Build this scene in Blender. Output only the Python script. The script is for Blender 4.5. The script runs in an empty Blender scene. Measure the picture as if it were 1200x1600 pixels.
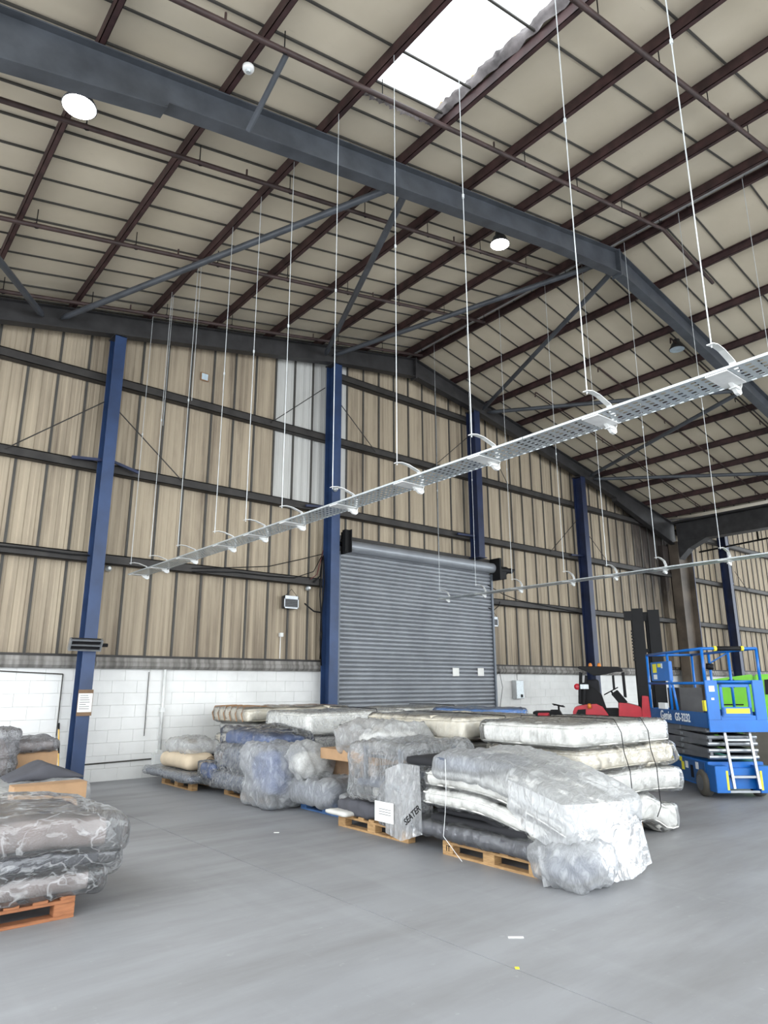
import bpy, math, random
from mathutils import Vector, Matrix, noise
random.seed(7)
sc = bpy.context.scene
col = sc.collection

# ------------------------------------------------------------------ camera
F_PX, YAW, PIT, ROL, EYE = 1068.6, 0.68977, 0.24817, -0.00257, 1.6
_f = Vector((math.sin(YAW)*math.cos(PIT), math.cos(YAW)*math.cos(PIT), math.sin(PIT)))
_r = Vector((math.cos(YAW), -math.sin(YAW), 0)); _u = _r.cross(_f)
_r2 = _r*math.cos(ROL) + _u*math.sin(ROL); _u2 = -_r*math.sin(ROL) + _u*math.cos(ROL)
CAM = Vector((0, 0, EYE))
cd = bpy.data.cameras.new('camera'); cam = bpy.data.objects.new('camera', cd); col.objects.link(cam)
cd.sensor_fit = 'HORIZONTAL'; cd.sensor_width = 36; cd.lens = F_PX/1200*36
cd.clip_start = .05; cd.clip_end = 300
mw = Matrix((_r2, _u2, -_f)).transposed().to_4x4(); mw.translation = CAM
cam.matrix_world = mw
sc.camera = cam

def at(px, py, X=None, Y=None, Z=None):
    d = _r2*((px-600)/F_PX) + _u2*((800-py)/F_PX) + _f
    if X is not None: t = (X-CAM.x)/d.x
    elif Y is not None: t = (Y-CAM.y)/d.y
    else: t = (Z-CAM.z)/d.z
    return CAM + d*t

# ------------------------------------------------------------------ world and exposure
w = bpy.data.worlds.new('sky'); sc.world = w; w.use_nodes = True
bg = w.node_tree.nodes['Background']
bg.inputs[0].default_value = (.90, .96, 1.0, 1); bg.inputs[1].default_value = 4.2
sc.view_settings.view_transform = 'Standard'
try: sc.view_settings.look = 'None'
except Exception: pass
sc.view_settings.gamma = 1
sc.view_settings.use_curve_mapping = False
sc.view_settings.exposure = 0.0
try:
    sc.cycles.max_bounces = 8; sc.cycles.transparent_max_bounces = 16; sc.cycles.diffuse_bounces = 5
    sc.cycles.glossy_bounces = 3; sc.cycles.caustics_reflective = False; sc.cycles.caustics_refractive = False
    sc.cycles.sample_clamp_indirect = 6
except Exception: pass

def area(name, loc, rot, sx, sy, power, color=(1, 1, 1)):
    l = bpy.data.lights.new(name, 'AREA'); l.shape = 'RECTANGLE'; l.size = sx; l.size_y = sy; l.energy = power; l.color = color
    o = bpy.data.objects.new(name, l); o.location = loc; o.rotation_euler = rot; col.objects.link(o); return o
# area lamps added as daylight fill, for sides left open out of view
area('daylight_fill_rear', (9, -6.6, 3.6), (math.radians(90), 0, 0), 26, 6.5, 820, (.97, .98, 1))
area('daylight_fill_left', (-6.5, 3, 2.6), (0, math.radians(-90), 0), 4.6, 15, 620, (.97, .98, 1))

# ------------------------------------------------------------------ helpers
ORI = Vector((0, 0, 0))
class MB:
    def __init__(s): s.v = []; s.f = []; s.mi = []; s.cur = 0
    def add(s, vs, fs):
        b = len(s.v); s.v += [tuple(v) for v in vs]
        for f in fs: s.f.append(tuple(i+b for i in f)); s.mi.append(s.cur)
        return s
    def box(s, x0, x1, y0, y1, z0, z1, M=None):
        vs = [Vector(p) for p in ((x0,y0,z0),(x1,y0,z0),(x1,y1,z0),(x0,y1,z0),(x0,y0,z1),(x1,y0,z1),(x1,y1,z1),(x0,y1,z1))]
        if M is not None: vs = [M @ v for v in vs]
        return s.add(vs, [(0,3,2,1),(4,5,6,7),(0,1,5,4),(1,2,6,5),(2,3,7,6),(3,0,4,7)])
    def beam(s, a, b, wd, ht, up=(0,0,1), ext=0):
        a = Vector(a); b = Vector(b); d = (b-a).normalized(); a = a-d*ext; b = b+d*ext
        side = d.cross(Vector(up)).normalized(); u = side.cross(d)
        vs = []
        for p in (a, b):
            for i, j in ((-1,-1),(1,-1),(1,1),(-1,1)): vs.append(p+side*i*wd/2+u*j*ht/2)
        return s.add(vs, [(0,1,2,3),(7,6,5,4),(0,4,5,1),(1,5,6,2),(2,6,7,3),(3,7,4,0)])
    def tube(s, pts, r, n=8, cap=True, closed=False):
        pts = [Vector(p) for p in pts]; rs = r if isinstance(r, (list, tuple)) else [r]*len(pts)
        vs = []; m = len(pts); side = None
        for i, p in enumerate(pts):
            if closed: t = pts[(i+1) % m]-pts[i-1]
            else: t = pts[min(i+1, m-1)]-pts[max(i-1, 0)]
            t.normalize()
            if side is None: side = t.orthogonal().normalized()
            side = (side - t*side.dot(t)).normalized(); u = t.cross(side)
            for k in range(n):
                a = 2*math.pi*k/n; vs.append(p+(side*math.cos(a)+u*math.sin(a))*rs[i])
        fs = []
        for i in range(m if closed else m-1):
            for k in range(n):
                a = i*n+k; b = i*n+(k+1) % n; c = ((i+1) % m)*n+(k+1) % n; d = ((i+1) % m)*n+k
                fs.append((a, b, c, d))
        if cap and not closed: fs.append(tuple(range(n-1, -1, -1))); fs.append(tuple(range((m-1)*n, m*n)))
        return s.add(vs, fs)
    def lathe(s, prof, c=(0,0,0), axis='Z', n=20, M=None):
        vs = []; c = Vector(c)
        for r, h in prof:
            for k in range(n):
                a = 2*math.pi*k/n; x, y = r*math.cos(a), r*math.sin(a)
                v = Vector((x, y, h)) if axis == 'Z' else (Vector((h, x, y)) if axis == 'X' else Vector((x, h, y)))
                v = c+v
                vs.append(M @ v if M is not None else v)
        fs = []
        for i in range(len(prof)-1):
            for k in range(n):
                fs.append((i*n+k, i*n+(k+1) % n, (i+1)*n+(k+1) % n, (i+1)*n+k))
        fs.append(tuple(range(n-1, -1, -1))); fs.append(tuple(range((len(prof)-1)*n, len(prof)*n)))
        return s.add(vs, fs)
    def prism(s, poly, a, b, plane='XZ'):
        n = len(poly); vs = []
        for t in (a, b):
            for p, q in poly: vs.append({'XZ': (p, t, q), 'YZ': (t, p, q), 'XY': (p, q, t)}[plane])
        fs = [tuple(range(n-1, -1, -1)), tuple(range(n, 2*n))]+[(i, (i+1) % n, n+(i+1) % n, n+i) for i in range(n)]
        return s.add(vs, fs)
    def xf(s, M): s.v = [tuple(M @ Vector(v)) for v in s.v]; return s
    def mesh(s, name, mats, smooth=False):
        me = bpy.data.meshes.new(name); me.from_pydata(s.v, [], s.f)
        for m in (mats if isinstance(mats, (list, tuple)) else [mats]): me.materials.append(m)
        if any(s.mi): me.polygons.foreach_set('material_index', s.mi)
        if smooth: me.polygons.foreach_set('use_smooth', [True]*len(me.polygons))
        me.update(); return me
    def build(s, name, mats, parent=None, smooth=False, bevel=0, recalc=False):
        me = s.mesh(name, mats, smooth)
        if recalc or smooth:
            import bmesh
            bm = bmesh.new(); bm.from_mesh(me); bmesh.ops.recalc_face_normals(bm, faces=bm.faces); bm.to_mesh(me); bm.free()
        if bevel:
            import bmesh
            bm = bmesh.new(); bm.from_mesh(me); bmesh.ops.recalc_face_normals(bm, faces=bm.faces)
            ed = [e for e in bm.edges if len(e.link_faces) == 2 and e.calc_face_angle(0) > .6]
            bmesh.ops.bevel(bm, geom=ed, offset=bevel, segments=2, affect='EDGES', clamp_overlap=True)
            bm.to_mesh(me); bm.free()
        o = bpy.data.objects.new(name, me); col.objects.link(o)
        if parent is not None: o.parent = parent; o.matrix_parent_inverse = parent_inv(parent)
        return o
def world_of(o):
    B = Matrix.LocRotScale(o.location, o.rotation_euler, o.scale)
    return B if o.parent is None else world_of(o.parent) @ o.matrix_parent_inverse @ B
def parent_inv(p): return world_of(p).inverted()
def tag(o, label=None, cat=None, group=None, kind=None):
    if label: o['label'] = label
    if cat: o['category'] = cat
    if group: o['group'] = group
    if kind: o['kind'] = kind
    return o
def empty(name, loc=(0, 0, 0)):
    o = bpy.data.objects.new(name, None); o.location = loc; o.empty_display_size = .1; col.objects.link(o); return o
def thing(name, loc, label, cat, group=None): return tag(empty(name, loc), label, cat, group)
def link(name, me, loc, parent=None, rot=(0, 0, 0), scale=(1, 1, 1)):
    o = bpy.data.objects.new(name, me); o.location = loc; o.rotation_euler = rot; o.scale = scale; col.objects.link(o)
    if parent is not None: o.parent = parent; o.matrix_parent_inverse = parent_inv(parent)
    return o
def copy_tree(o, parent=None):
    c = o.copy(); col.objects.link(c)
    if parent is not None: c.parent = parent; c.matrix_parent_inverse = o.matrix_parent_inverse.copy()
    for ch in list(o.children): copy_tree(ch, c)
    return c
_font = None
def text_mesh(name, s, size, m, M, parent, ext=.002, bold=.0):
    cu = bpy.data.curves.new(name, 'FONT'); cu.body = s; cu.size = size; cu.extrude = ext; cu.offset = bold
    cu.align_x = 'CENTER'; cu.align_y = 'CENTER'; cu.resolution_u = 3
    o = bpy.data.objects.new(name+'_t', cu); col.objects.link(o)
    dg = bpy.context.evaluated_depsgraph_get(); me = bpy.data.meshes.new_from_object(o.evaluated_get(dg))
    bpy.data.objects.remove(o); bpy.data.curves.remove(cu)
    me.transform(M); me.materials.clear(); me.materials.append(m)
    q = bpy.data.objects.new(name, me); col.objects.link(q)
    if parent is not None: q.parent = parent; q.matrix_parent_inverse = parent_inv(parent)
    return q

# ------------------------------------------------------------------ materials
def srgb(c): return tuple((x/255/12.92 if x/255 <= .04045 else ((x/255+.055)/1.055)**2.4) for x in c)
def new_mat(name):
    m = bpy.data.materials.new(name); m.use_nodes = True
    nt = m.node_tree; return m, nt, nt.nodes, nt.links, nt.nodes['Principled BSDF']
def pos_map(nt, scale):
    g = nt.nodes.new('ShaderNodeNewGeometry'); mp = nt.nodes.new('ShaderNodeMapping'); mp.inputs['Scale'].default_value = scale
    nt.links.new(g.outputs['Position'], mp.inputs['Vector']); return mp.outputs[0]
def noise_n(nt, vec, scale, detail=4, rough=.55, dist=0):
    n = nt.nodes.new('ShaderNodeTexNoise'); n.inputs['Scale'].default_value = scale; n.inputs['Detail'].default_value = detail
    n.inputs['Roughness'].default_value = rough; n.inputs['Distortion'].default_value = dist
    nt.links.new(vec, n.inputs['Vector']); return n.outputs[0]
def ramp(nt, fac, stops):
    r = nt.nodes.new('ShaderNodeValToRGB'); cr = r.color_ramp
    while len(cr.elements) < len(stops): cr.elements.new(.5)
    for e, (p, c) in zip(cr.elements, stops): e.position = p; e.color = (*c, 1) if len(c) == 3 else c
    nt.links.new(fac, r.inputs[0]); return r.outputs[0]
def mixc(nt, fac, a, b, mode='MIX'):
    m = nt.nodes.new('ShaderNodeMix'); m.data_type = 'RGBA'; m.blend_type = mode
    for v, i in ((fac, 0), (a, 6), (b, 7)):
        if hasattr(v, 'links'): nt.links.new(v, m.inputs[i])
        else: m.inputs[i].default_value = v if i == 0 else ((*v, 1) if len(v) == 3 else v)
    return m.outputs[2]
def bump(nt, h, strength, dist=.02, B=None):
    b = nt.nodes.new('ShaderNodeBump'); b.inputs['Strength'].default_value = strength; b.inputs['Distance'].default_value = dist
    nt.links.new(h, b.inputs['Height'])
    if B is not None: nt.links.new(b.outputs[0], B.inputs['Normal'])
    return b.outputs[0]
def plain(name, c, rough=.5, metal=0, var=.12, vs=6, bmp=0, bs=40, spec=.5):
    m, nt, N, L, B = new_mat(name); c = srgb(c)
    v = pos_map(nt, (1, 1, 1)); n = noise_n(nt, v, vs)
    d = tuple(x*(1-var*1.6) for x in c); e = tuple(min(1, x*(1+var)) for x in c)
    L.new(ramp(nt, n, [(.3, d), (.7, e)]), B.inputs['Base Color'])
    B.inputs['Roughness'].default_value = rough; B.inputs['Metallic'].default_value = metal
    B.inputs['Specular IOR Level'].default_value = spec
    if bmp: bump(nt, noise_n(nt, v, bs), bmp, .01, B)
    return m
def emis(name, c, s):
    m, nt, N, L, B = new_mat(name); B.inputs['Base Color'].default_value = (*c, 1)
    B.inputs['Emission Color'].default_value = (*c, 1); B.inputs['Emission Strength'].default_value = s; return m

M = {}
def streaky(name, base, dark, amt, soot=False):
    m, nt, N, L, B = new_mat(name)
    v1 = pos_map(nt, (11, 3, .22)); v2 = pos_map(nt, (1.0, 1, .35)); v3 = pos_map(nt, (3.2, 2, .5))
    n1 = noise_n(nt, v1, 1.0, 1.5, .5); n2 = noise_n(nt, v2, 1.0, 3); n3 = noise_n(nt, v3, 1, 5, .65)
    mm = N.new('ShaderNodeMath'); mm.operation = 'MULTIPLY'; L.new(ramp(nt, n1, [(.34, (0,0,0)), (.70, (1,1,1))]), mm.inputs[0])
    L.new(ramp(nt, n3, [(.36, (.15,.15,.15)), (.66, (1,1,1))]), mm.inputs[1])
    fac = N.new('ShaderNodeMath'); fac.operation = 'MULTIPLY'; L.new(mm.outputs[0], fac.inputs[0]); fac.inputs[1].default_value = amt
    b2 = ramp(nt, n2, [(.3, tuple(x*.86 for x in srgb(base))), (.7, srgb(base))])
    c = mixc(nt, fac.outputs[0], b2, srgb(dark))
    g = N.new('ShaderNodeNewGeometry'); sp = N.new('ShaderNodeSeparateXYZ'); L.new(g.outputs['Position'], sp.inputs[0])
    # dirt that rises from the sill and collects on the ledges
    mr = N.new('ShaderNodeMapRange'); mr.inputs[1].default_value = 2.1; mr.inputs[2].default_value = 3.6; mr.inputs[3].default_value = .55; mr.inputs[4].default_value = 0
    L.new(sp.outputs['Z'], mr.inputs[0])
    m2 = N.new('ShaderNodeMath'); m2.operation = 'MULTIPLY'; L.new(mr.outputs[0], m2.inputs[0]); L.new(ramp(nt, n1, [(.35, (.1,.1,.1)), (.65, (1,1,1))]), m2.inputs[1])
    c = mixc(nt, m2.outputs[0], c, srgb(dark))
    if soot:
        mx = N.new('ShaderNodeMapRange'); mx.inputs[1].default_value = 20.3; mx.inputs[2].default_value = 23.6; L.new(sp.outputs['X'], mx.inputs[0])
        mx2 = N.new('ShaderNodeMapRange'); mx2.inputs[1].default_value = 24.6; mx2.inputs[2].default_value = 25.4; mx2.inputs[3].default_value = 1; mx2.inputs[4].default_value = 0; L.new(sp.outputs['X'], mx2.inputs[0])
        mz = N.new('ShaderNodeMapRange'); mz.inputs[1].default_value = 3.5; mz.inputs[2].default_value = 6.2; mz.inputs[3].default_value = .25; L.new(sp.outputs['Z'], mz.inputs[0])
        a = N.new('ShaderNodeMath'); a.operation = 'MULTIPLY'; L.new(mx.outputs[0], a.inputs[0]); L.new(mz.outputs[0], a.inputs[1])
        a2 = N.new('ShaderNodeMath'); a2.operation = 'MULTIPLY'; L.new(a.outputs[0], a2.inputs[0]); L.new(mx2.outputs[0], a2.inputs[1])
        a3 = N.new('ShaderNodeMath'); a3.operation = 'MULTIPLY'; a3.use_clamp = True; L.new(a2.outputs[0], a3.inputs[0]); L.new(ramp(nt, n3, [(.3, (.8,.8,.8)), (.55, (1.6,1.6,1.6))]), a3.inputs[1])
        c = mixc(nt, a3.outputs[0], c, srgb((48, 40, 36)))
    L.new(c, B.inputs['Base Color']); B.inputs['Roughness'].default_value = .75
    # ribbed lining sheet
    wv = N.new('ShaderNodeTexWave'); wv.inputs['Scale'].default_value = 1.0; L.new(pos_map(nt, (2.0, 0, 0)), wv.inputs['Vector'])
    bump(nt, wv.outputs[1], .25, .02, B)
    return m
M['lining'] = streaky('stained_tan_lining', (178, 164, 142), (96, 83, 70), .8, True)
M['lining_new'] = streaky('pale_grey_lining', (206, 206, 202), (150, 146, 140), .35)
M['strip'] = plain('dark_cover_strip', (70, 68, 64), .7)
M['girt'] = plain('dark_steel_rail', (50, 47, 45), .65, 0, .3, 3)
M['steel'] = plain('grey_painted_steel', (74, 78, 84), .42, 0, .22, 2.5, .05)
M['steel_dk'] = plain('dark_grey_steel', (50, 49, 50), .55, 0, .3, 3)
M['purlin'] = plain('red_oxide_purlin', (64, 43, 43), .6, 0, .35, 5)
M['purlin_lit'] = plain('skylit_red_oxide', (140, 78, 64), .6, 0, .2, 5)  # purlin red lightened as if skylight fell on it; not assigned
M['pipe'] = plain('brown_black_pipe', (66, 50, 48), .55, 0, .3, 5)
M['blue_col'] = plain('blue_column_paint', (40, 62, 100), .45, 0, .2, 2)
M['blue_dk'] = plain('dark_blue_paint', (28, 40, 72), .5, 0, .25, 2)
M['white_metal'] = plain('white_metal', (225, 226, 224), .4)
M['galv'] = plain('galvanised_steel', (186, 192, 194), .42, .55, .12, 30)
M['wire'] = plain('steel_wire', (205, 210, 212), .35, .3)
M['black'] = plain('black_metal', (17, 17, 19), .6, spec=.25)
M['rubber'] = plain('tyre_rubber', (38, 37, 36), .85, 0, .2, 20, .3)
M['tyre_grey'] = plain('grey_tyre', (92, 88, 80), .85)
M['red'] = plain('red_machine_paint', (186, 22, 42), .35, 0, .12, 4)
M['darkred'] = plain('dark_red_cable', (96, 40, 40), .5)
M['lift_blue'] = plain('blue_machine_paint', (18, 104, 186), .32, 0, .1, 3)
M['lift_blue_dk'] = plain('deep_blue_paint', (30, 84, 142), .4, 0, .15, 3)
M['lift_grey'] = plain('grey_scissor_steel', (104, 106, 110), .45, .1, .12, 5)
M['alu'] = plain('aluminium', (168, 172, 176), .35, .7)
M['green'] = plain('lime_green_paint', (112, 196, 28), .4, 0, .1, 2)
M['yellow'] = plain('yellow_sticker', (238, 226, 60), .5, 0, .04)
M['white'] = plain('white_sticker', (236, 238, 238), .6, 0, .05)
M['orange'] = plain('amber_lens', (216, 130, 50), .3)
M['card'] = plain('cardboard', (172, 138, 104), .8, 0, .1, 4, .1)
M['card_dk'] = plain('dark_cardboard', (120, 96, 74), .85)  # cardboard of a darker brown
M['paper'] = plain('paper', (230, 230, 226), .8, 0, .04)
M['pole_y'] = plain('yellow_pole', (222, 178, 90), .5)
M['matt_w'] = None

def floor_mat():
    m, nt, N, L, B = new_mat('painted_grey_concrete')
    v = pos_map(nt, (1, 1, 1)); vy = pos_map(nt, (2.6, .22, 1)); vx = pos_map(nt, (.35, 1.6, 1))
    n1 = noise_n(nt, v, .5, 5); n2 = noise_n(nt, vx, .9, 6, .62, .1); n3 = noise_n(nt, v, 9, 6, .7); n4 = noise_n(nt, vy, 1.2, 4)
    c = ramp(nt, n1, [(.3, srgb((138, 139, 142))), (.7, srgb((152, 153, 156)))])
    c = mixc(nt, ramp(nt, n2, [(.44, (0,0,0)), (.74, (.6,.6,.6))]), c, srgb((112, 110, 108)))
    c = mixc(nt, ramp(nt, n4, [(.55, (0,0,0)), (.8, (.2,.2,.2))]), c, srgb((176, 178, 180)))
    c = mixc(nt, ramp(nt, n3, [(.62, (0,0,0)), (.8, (.35,.35,.35))]), c, srgb((196, 197, 198)))
    L.new(c, B.inputs['Base Color'])
    L.new(ramp(nt, n2, [(.3, (.42,.42,.42)), (.7, (.62,.62,.62))]), B.inputs['Roughness'])
    B.inputs['Specular IOR Level'].default_value = .4
    bump(nt, n3, .06, .005, B); return m
M['floor'] = floor_mat()
M['dark_gap'] = plain('dark_joint', (60, 58, 56), .9)
def block_mat():
    m, nt, N, L, B = new_mat('white_painted_block')
    v = pos_map(nt, (1, 1, 1)); n = noise_n(nt, v, 1.2, 4); n2 = noise_n(nt, v, 60, 4, .7); n3 = noise_n(nt, pos_map(nt, (1.6, 1, 1.6)), 2.4, 6, .7)
    c = ramp(nt, n, [(.3, srgb((214, 214, 212))), (.7, srgb((234, 234, 232)))])
    c = mixc(nt, ramp(nt, n3, [(.64, (0,0,0)), (.8, (.3,.3,.3))]), c, srgb((150, 148, 144)))
    L.new(c, B.inputs['Base Color']); B.inputs['Roughness'].default_value = .8
    bump(nt, n2, .25, .006, B); return m
M['block'] = block_mat()
M['mortar'] = plain('painted_mortar', (206, 206, 203), .9, 0, .15, 8)
def ceil_mat():
    m, nt, N, L, B = new_mat('cream_ceiling_board')
    v = pos_map(nt, (1, 1, 1)); n = noise_n(nt, v, .8, 4); n2 = noise_n(nt, pos_map(nt, (2, 7, 2)), 2, 6, .75)
    c = ramp(nt, n, [(.3, srgb((204, 193, 171))), (.7, srgb((219, 208, 187)))])
    c = mixc(nt, ramp(nt, n2, [(.62, (0,0,0)), (.78, (.35,.35,.35))]), c, srgb((150, 138, 120)))
    oi = N.new('ShaderNodeObjectInfo')
    c = mixc(nt, .6, c, ramp(nt, oi.outputs['Random'], [(0, (.80,.80,.80)), (1, (1,1,1))]), 'MULTIPLY')
    L.new(c, B.inputs['Base Color']); B.inputs['Roughness'].default_value = .7
    return m
M['ceil'] = ceil_mat()
M['sill'] = streaky('weathered_grey_sill', (158, 155, 150), (70, 66, 62), .9)
def door_mat():
    m, nt, N, L, B = new_mat('galvanised_door_slat'); v = pos_map(nt, (1, 1, 1))
    L.new(ramp(nt, noise_n(nt, v, 1.5, 4), [(.3, srgb((140, 144, 150))), (.7, srgb((158, 162, 168)))]), B.inputs['Base Color'])
    B.inputs['Metallic'].default_value = .35; B.inputs['Roughness'].default_value = .42; return m
M['door'] = door_mat()
def wood_mat(name, a, b):
    m, nt, N, L, B = new_mat(name); v = pos_map(nt, (5, 5, 40)); n = noise_n(nt, v, 1.3, 5, .6, 1)
    L.new(ramp(nt, n, [(.3, srgb(a)), (.7, srgb(b))]), B.inputs['Base Color']); B.inputs['Roughness'].default_value = .8
    bump(nt, n, .2, .005, B); return m
M['wood'] = wood_mat('pallet_wood', (138, 106, 70), (188, 152, 106))
M['wood_or'] = wood_mat('orange_pallet_wood', (118, 74, 46), (162, 106, 70))
M['wood_blue'] = wood_mat('blue_pallet_wood', (44, 74, 120), (74, 112, 158))
def fabric(name, c, q=0, var=.06, rough=.85):
    m, nt, N, L, B = new_mat(name); v = pos_map(nt, (1, 1, 1)); c = srgb(c)
    n = noise_n(nt, v, 4, 4)
    L.new(ramp(nt, n, [(.3, tuple(x*(1-var*2) for x in c)), (.7, tuple(min(1, x*(1+var)) for x in c))]), B.inputs['Base Color'])
    B.inputs['Roughness'].default_value = rough
    n2 = noise_n(nt, v, 9 if q else 90, 2)
    bump(nt, n2, .35 if q else .15, .02 if q else .004, B); return m
M['mw'] = fabric('white_quilted_ticking', (234, 232, 225), 1)
M['mc'] = fabric('cream_quilted_ticking', (230, 221, 202), 1)
M['mg'] = fabric('pale_grey_ticking', (208, 206, 200), 1)
M['mb'] = fabric('bright_blue_ticking', (84, 140, 214), 1)
M['taupe'] = fabric('taupe_fabric', (142, 130, 126))
M['char'] = fabric('charcoal_fabric', (76, 76, 82))
M['blackf'] = fabric('black_fabric', (30, 30, 34))
M['navy'] = fabric('navy_fabric', (66, 86, 130), 1)
M['slate'] = fabric('slate_fabric', (92, 98, 112), 1)
M['beige'] = fabric('beige_foam', (212, 194, 168), 1)
M['brown_tape'] = plain('brown_tape', (150, 116, 84), .5)
def film_mat(name, tint=(.96, .97, .98), veil=.10, crease=.55, sc_=5, rough=.14, gl=.30, nar=.06):
    m, nt, N, L, B = new_mat(name); N.remove(B)
    v = pos_map(nt, (1, 1, 1.0)); vd = N.new('ShaderNodeMapping'); vd.inputs['Rotation'].default_value = (.5, .4, .6); vd.inputs['Scale'].default_value = (1, 3.2, 1.2)
    L.new(v, vd.inputs['Vector'])
    n = noise_n(nt, vd.outputs[0], sc_, 3, .5, .5); n2 = noise_n(nt, v, sc_*2.2, 3, .5, .3)
    b1 = N.new('ShaderNodeBump'); b1.inputs['Strength'].default_value = .8; b1.inputs['Distance'].default_value = .05; L.new(n, b1.inputs['Height'])
    b2 = N.new('ShaderNodeBump'); b2.inputs['Strength'].default_value = .5; b2.inputs['Distance'].default_value = .03; L.new(n2, b2.inputs['Height']); L.new(b1.outputs[0], b2.inputs['Normal'])
    t = N.new('ShaderNodeBsdfTransparent'); t.inputs[0].default_value = (.96, .965, .97, 1)
    g = N.new('ShaderNodeBsdfGlossy'); g.inputs['Roughness'].default_value = rough; g.inputs[0].default_value = (.95, .96, .98, 1); L.new(b2.outputs[0], g.inputs['Normal'])
    d = N.new('ShaderNodeBsdfDiffuse'); d.inputs[0].default_value = (*tint, 1); L.new(b1.outputs[0], d.inputs['Normal'])
    lw = N.new('ShaderNodeLayerWeight'); lw.inputs['Blend'].default_value = gl; L.new(b2.outputs[0], lw.inputs['Normal'])
    m1 = N.new('ShaderNodeMixShader'); L.new(lw.outputs['Fresnel'], m1.inputs[0]); L.new(t.outputs[0], m1.inputs[1]); L.new(g.outputs[0], m1.inputs[2])
    a = ramp(nt, n, [(.28, (veil*1.5,)*3), (.50-nar, (veil,)*3), (.50, (crease*.85,)*3), (.50+nar*.8, (veil,)*3), (.75, (veil*2.2,)*3)])
    tl = N.new('ShaderNodeBsdfTranslucent'); tl.inputs[0].default_value = (*tint, 1); ad = N.new('ShaderNodeMixShader'); ad.inputs[0].default_value = .45; L.new(d.outputs[0], ad.inputs[1]); L.new(tl.outputs[0], ad.inputs[2]); d = ad
    m2 = N.new('ShaderNodeMixShader'); L.new(a, m2.inputs[0]); L.new(m1.outputs[0], m2.inputs[1]); L.new(d.outputs[0], m2.inputs[2])
    L.new(m2.outputs[0], N['Material Output'].inputs['Surface']); return m
M['film'] = film_mat('clear_plastic_film', veil=.15, crease=.42)
M['film_thin'] = film_mat('thin_clear_film', veil=.05, crease=.20, gl=.3, sc_=4)
M['film_gloss'] = film_mat('glossy_clear_film', veil=.08, crease=.5, sc_=3.5, rough=.09, gl=.34, nar=.025)
M['film_milk'] = film_mat('milky_plastic_film', tint=(.95,.96,.97), veil=.28, crease=.42, sc_=5, rough=.22, gl=.22)
M['film_grey'] = film_mat('smoky_plastic_film', (.5, .5, .52), veil=.30, crease=.5, sc_=7)

# ------------------------------------------------------------------ building sizes
S, ZR, XR = .2, 10.1, 11.3            # roof pitch, purlin underside at ridge, ridge position
XV, XL = 24.4, -1.8                    # valleys either side
GY = 12.8                              # gable lining plane
YB = -6.3                              # rear end behind the camera, left open to let in light
def plane(x):
    if x > XV: return ZR-S*(XV-XR)+S*(x-XV)
    return ZR-S*abs(x-XR)
PL = [-1.55, 0.0, 1.38, 2.80, 4.19, 5.58, 6.96, 8.31, 9.66, 10.99]
PR = [11.42, 12.81, 14.25, 15.63, 17.0, 18.4, 19.75, 21.1, 22.5, 23.8]
ANG = math.atan(S)

# floor ------------------------------------------------------------
fl = tag(MB().box(-22, 46, -24, 13.4, -.30, -.012).build('floor', M['dark_gap']), kind='structure')
for a, b in ((-22, 3.445), (3.455, 15.4), (15.41, 46)):
    MB().box(a, b, -24, 13.4, -.011, 0).build('floor_slab', M['floor'], fl)

# gable wall --------------------------------------------------------
wall = tag(MB().box(-4, 37, 13.05, 13.2, 0, 2.2).build('wall_back', M['mortar']), kind='structure')
# outer sheet behind lining
mb = MB(); 
poly = [(-4, 2.2), (37, 2.2), (37, plane(37)+.3), (XV, plane(XV)+.3), (XR, ZR+.3), (XL, plane(XL)+.3), (-4, plane(XL)+.3)]
mb.prism(poly, 13.05, 13.15).build('outer_sheet', M['steel_dk'], wall)
# blockwork
BL, BH, TOP = .45, .2115, 1.88
mb = MB().box(-4, 37, 12.93, 13.05, 0, 1.865); mb.build('mortar_bed', M['mortar'], wall)
protos = []
for k in range(3):
    protos.append(MB().box(0, BL-.003, 0, .10, 0, BH-.003).build('block', M['block'], None, bevel=.0015).data)
for o in [o for o in col.objects if o.name.startswith('block')]: bpy.data.objects.remove(o)
half = MB().box(0, BL/2-.003, 0, .10, 0, BH-.003).mesh('block', M['block'])
cand = []
for r in range(9):
    z = r*BH
    if z+BH > 1.9+.02: continue
    x = -3.6-(BL/2 if r % 2 else 0)
    while x < 36.5:
        if not (9.05 < x+BL/2 < 14.3): cand.append((abs(x+BL/2-5) if x < 9 else 3+abs(x-14), x, z))
        x += BL
cand.sort(); rest = MB()
for i, (_, x, z) in enumerate(cand):
    j = random.choice((0, 0, 0, -.001, .001, -.004 if x < 6 else 0))
    top = min(BH-.003, 1.88-z)
    if i < 292: link('block', protos[i % 3], (x, 12.845+j, z), wall)
    else: rest.box(x, x+BL-.003, 12.845+j, 12.94, z, z+BH-.003)
tag(rest.build('block', M['block'], wall), kind='stuff')
MB().box(-4, 9.0, 12.86, 13.04, 1.86, 1.90).build('coping', M['block'], wall)
MB().box(14.3, 37, 12.86, 13.04, 1.86, 1.90).build('coping', M['block'], wall)
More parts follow.
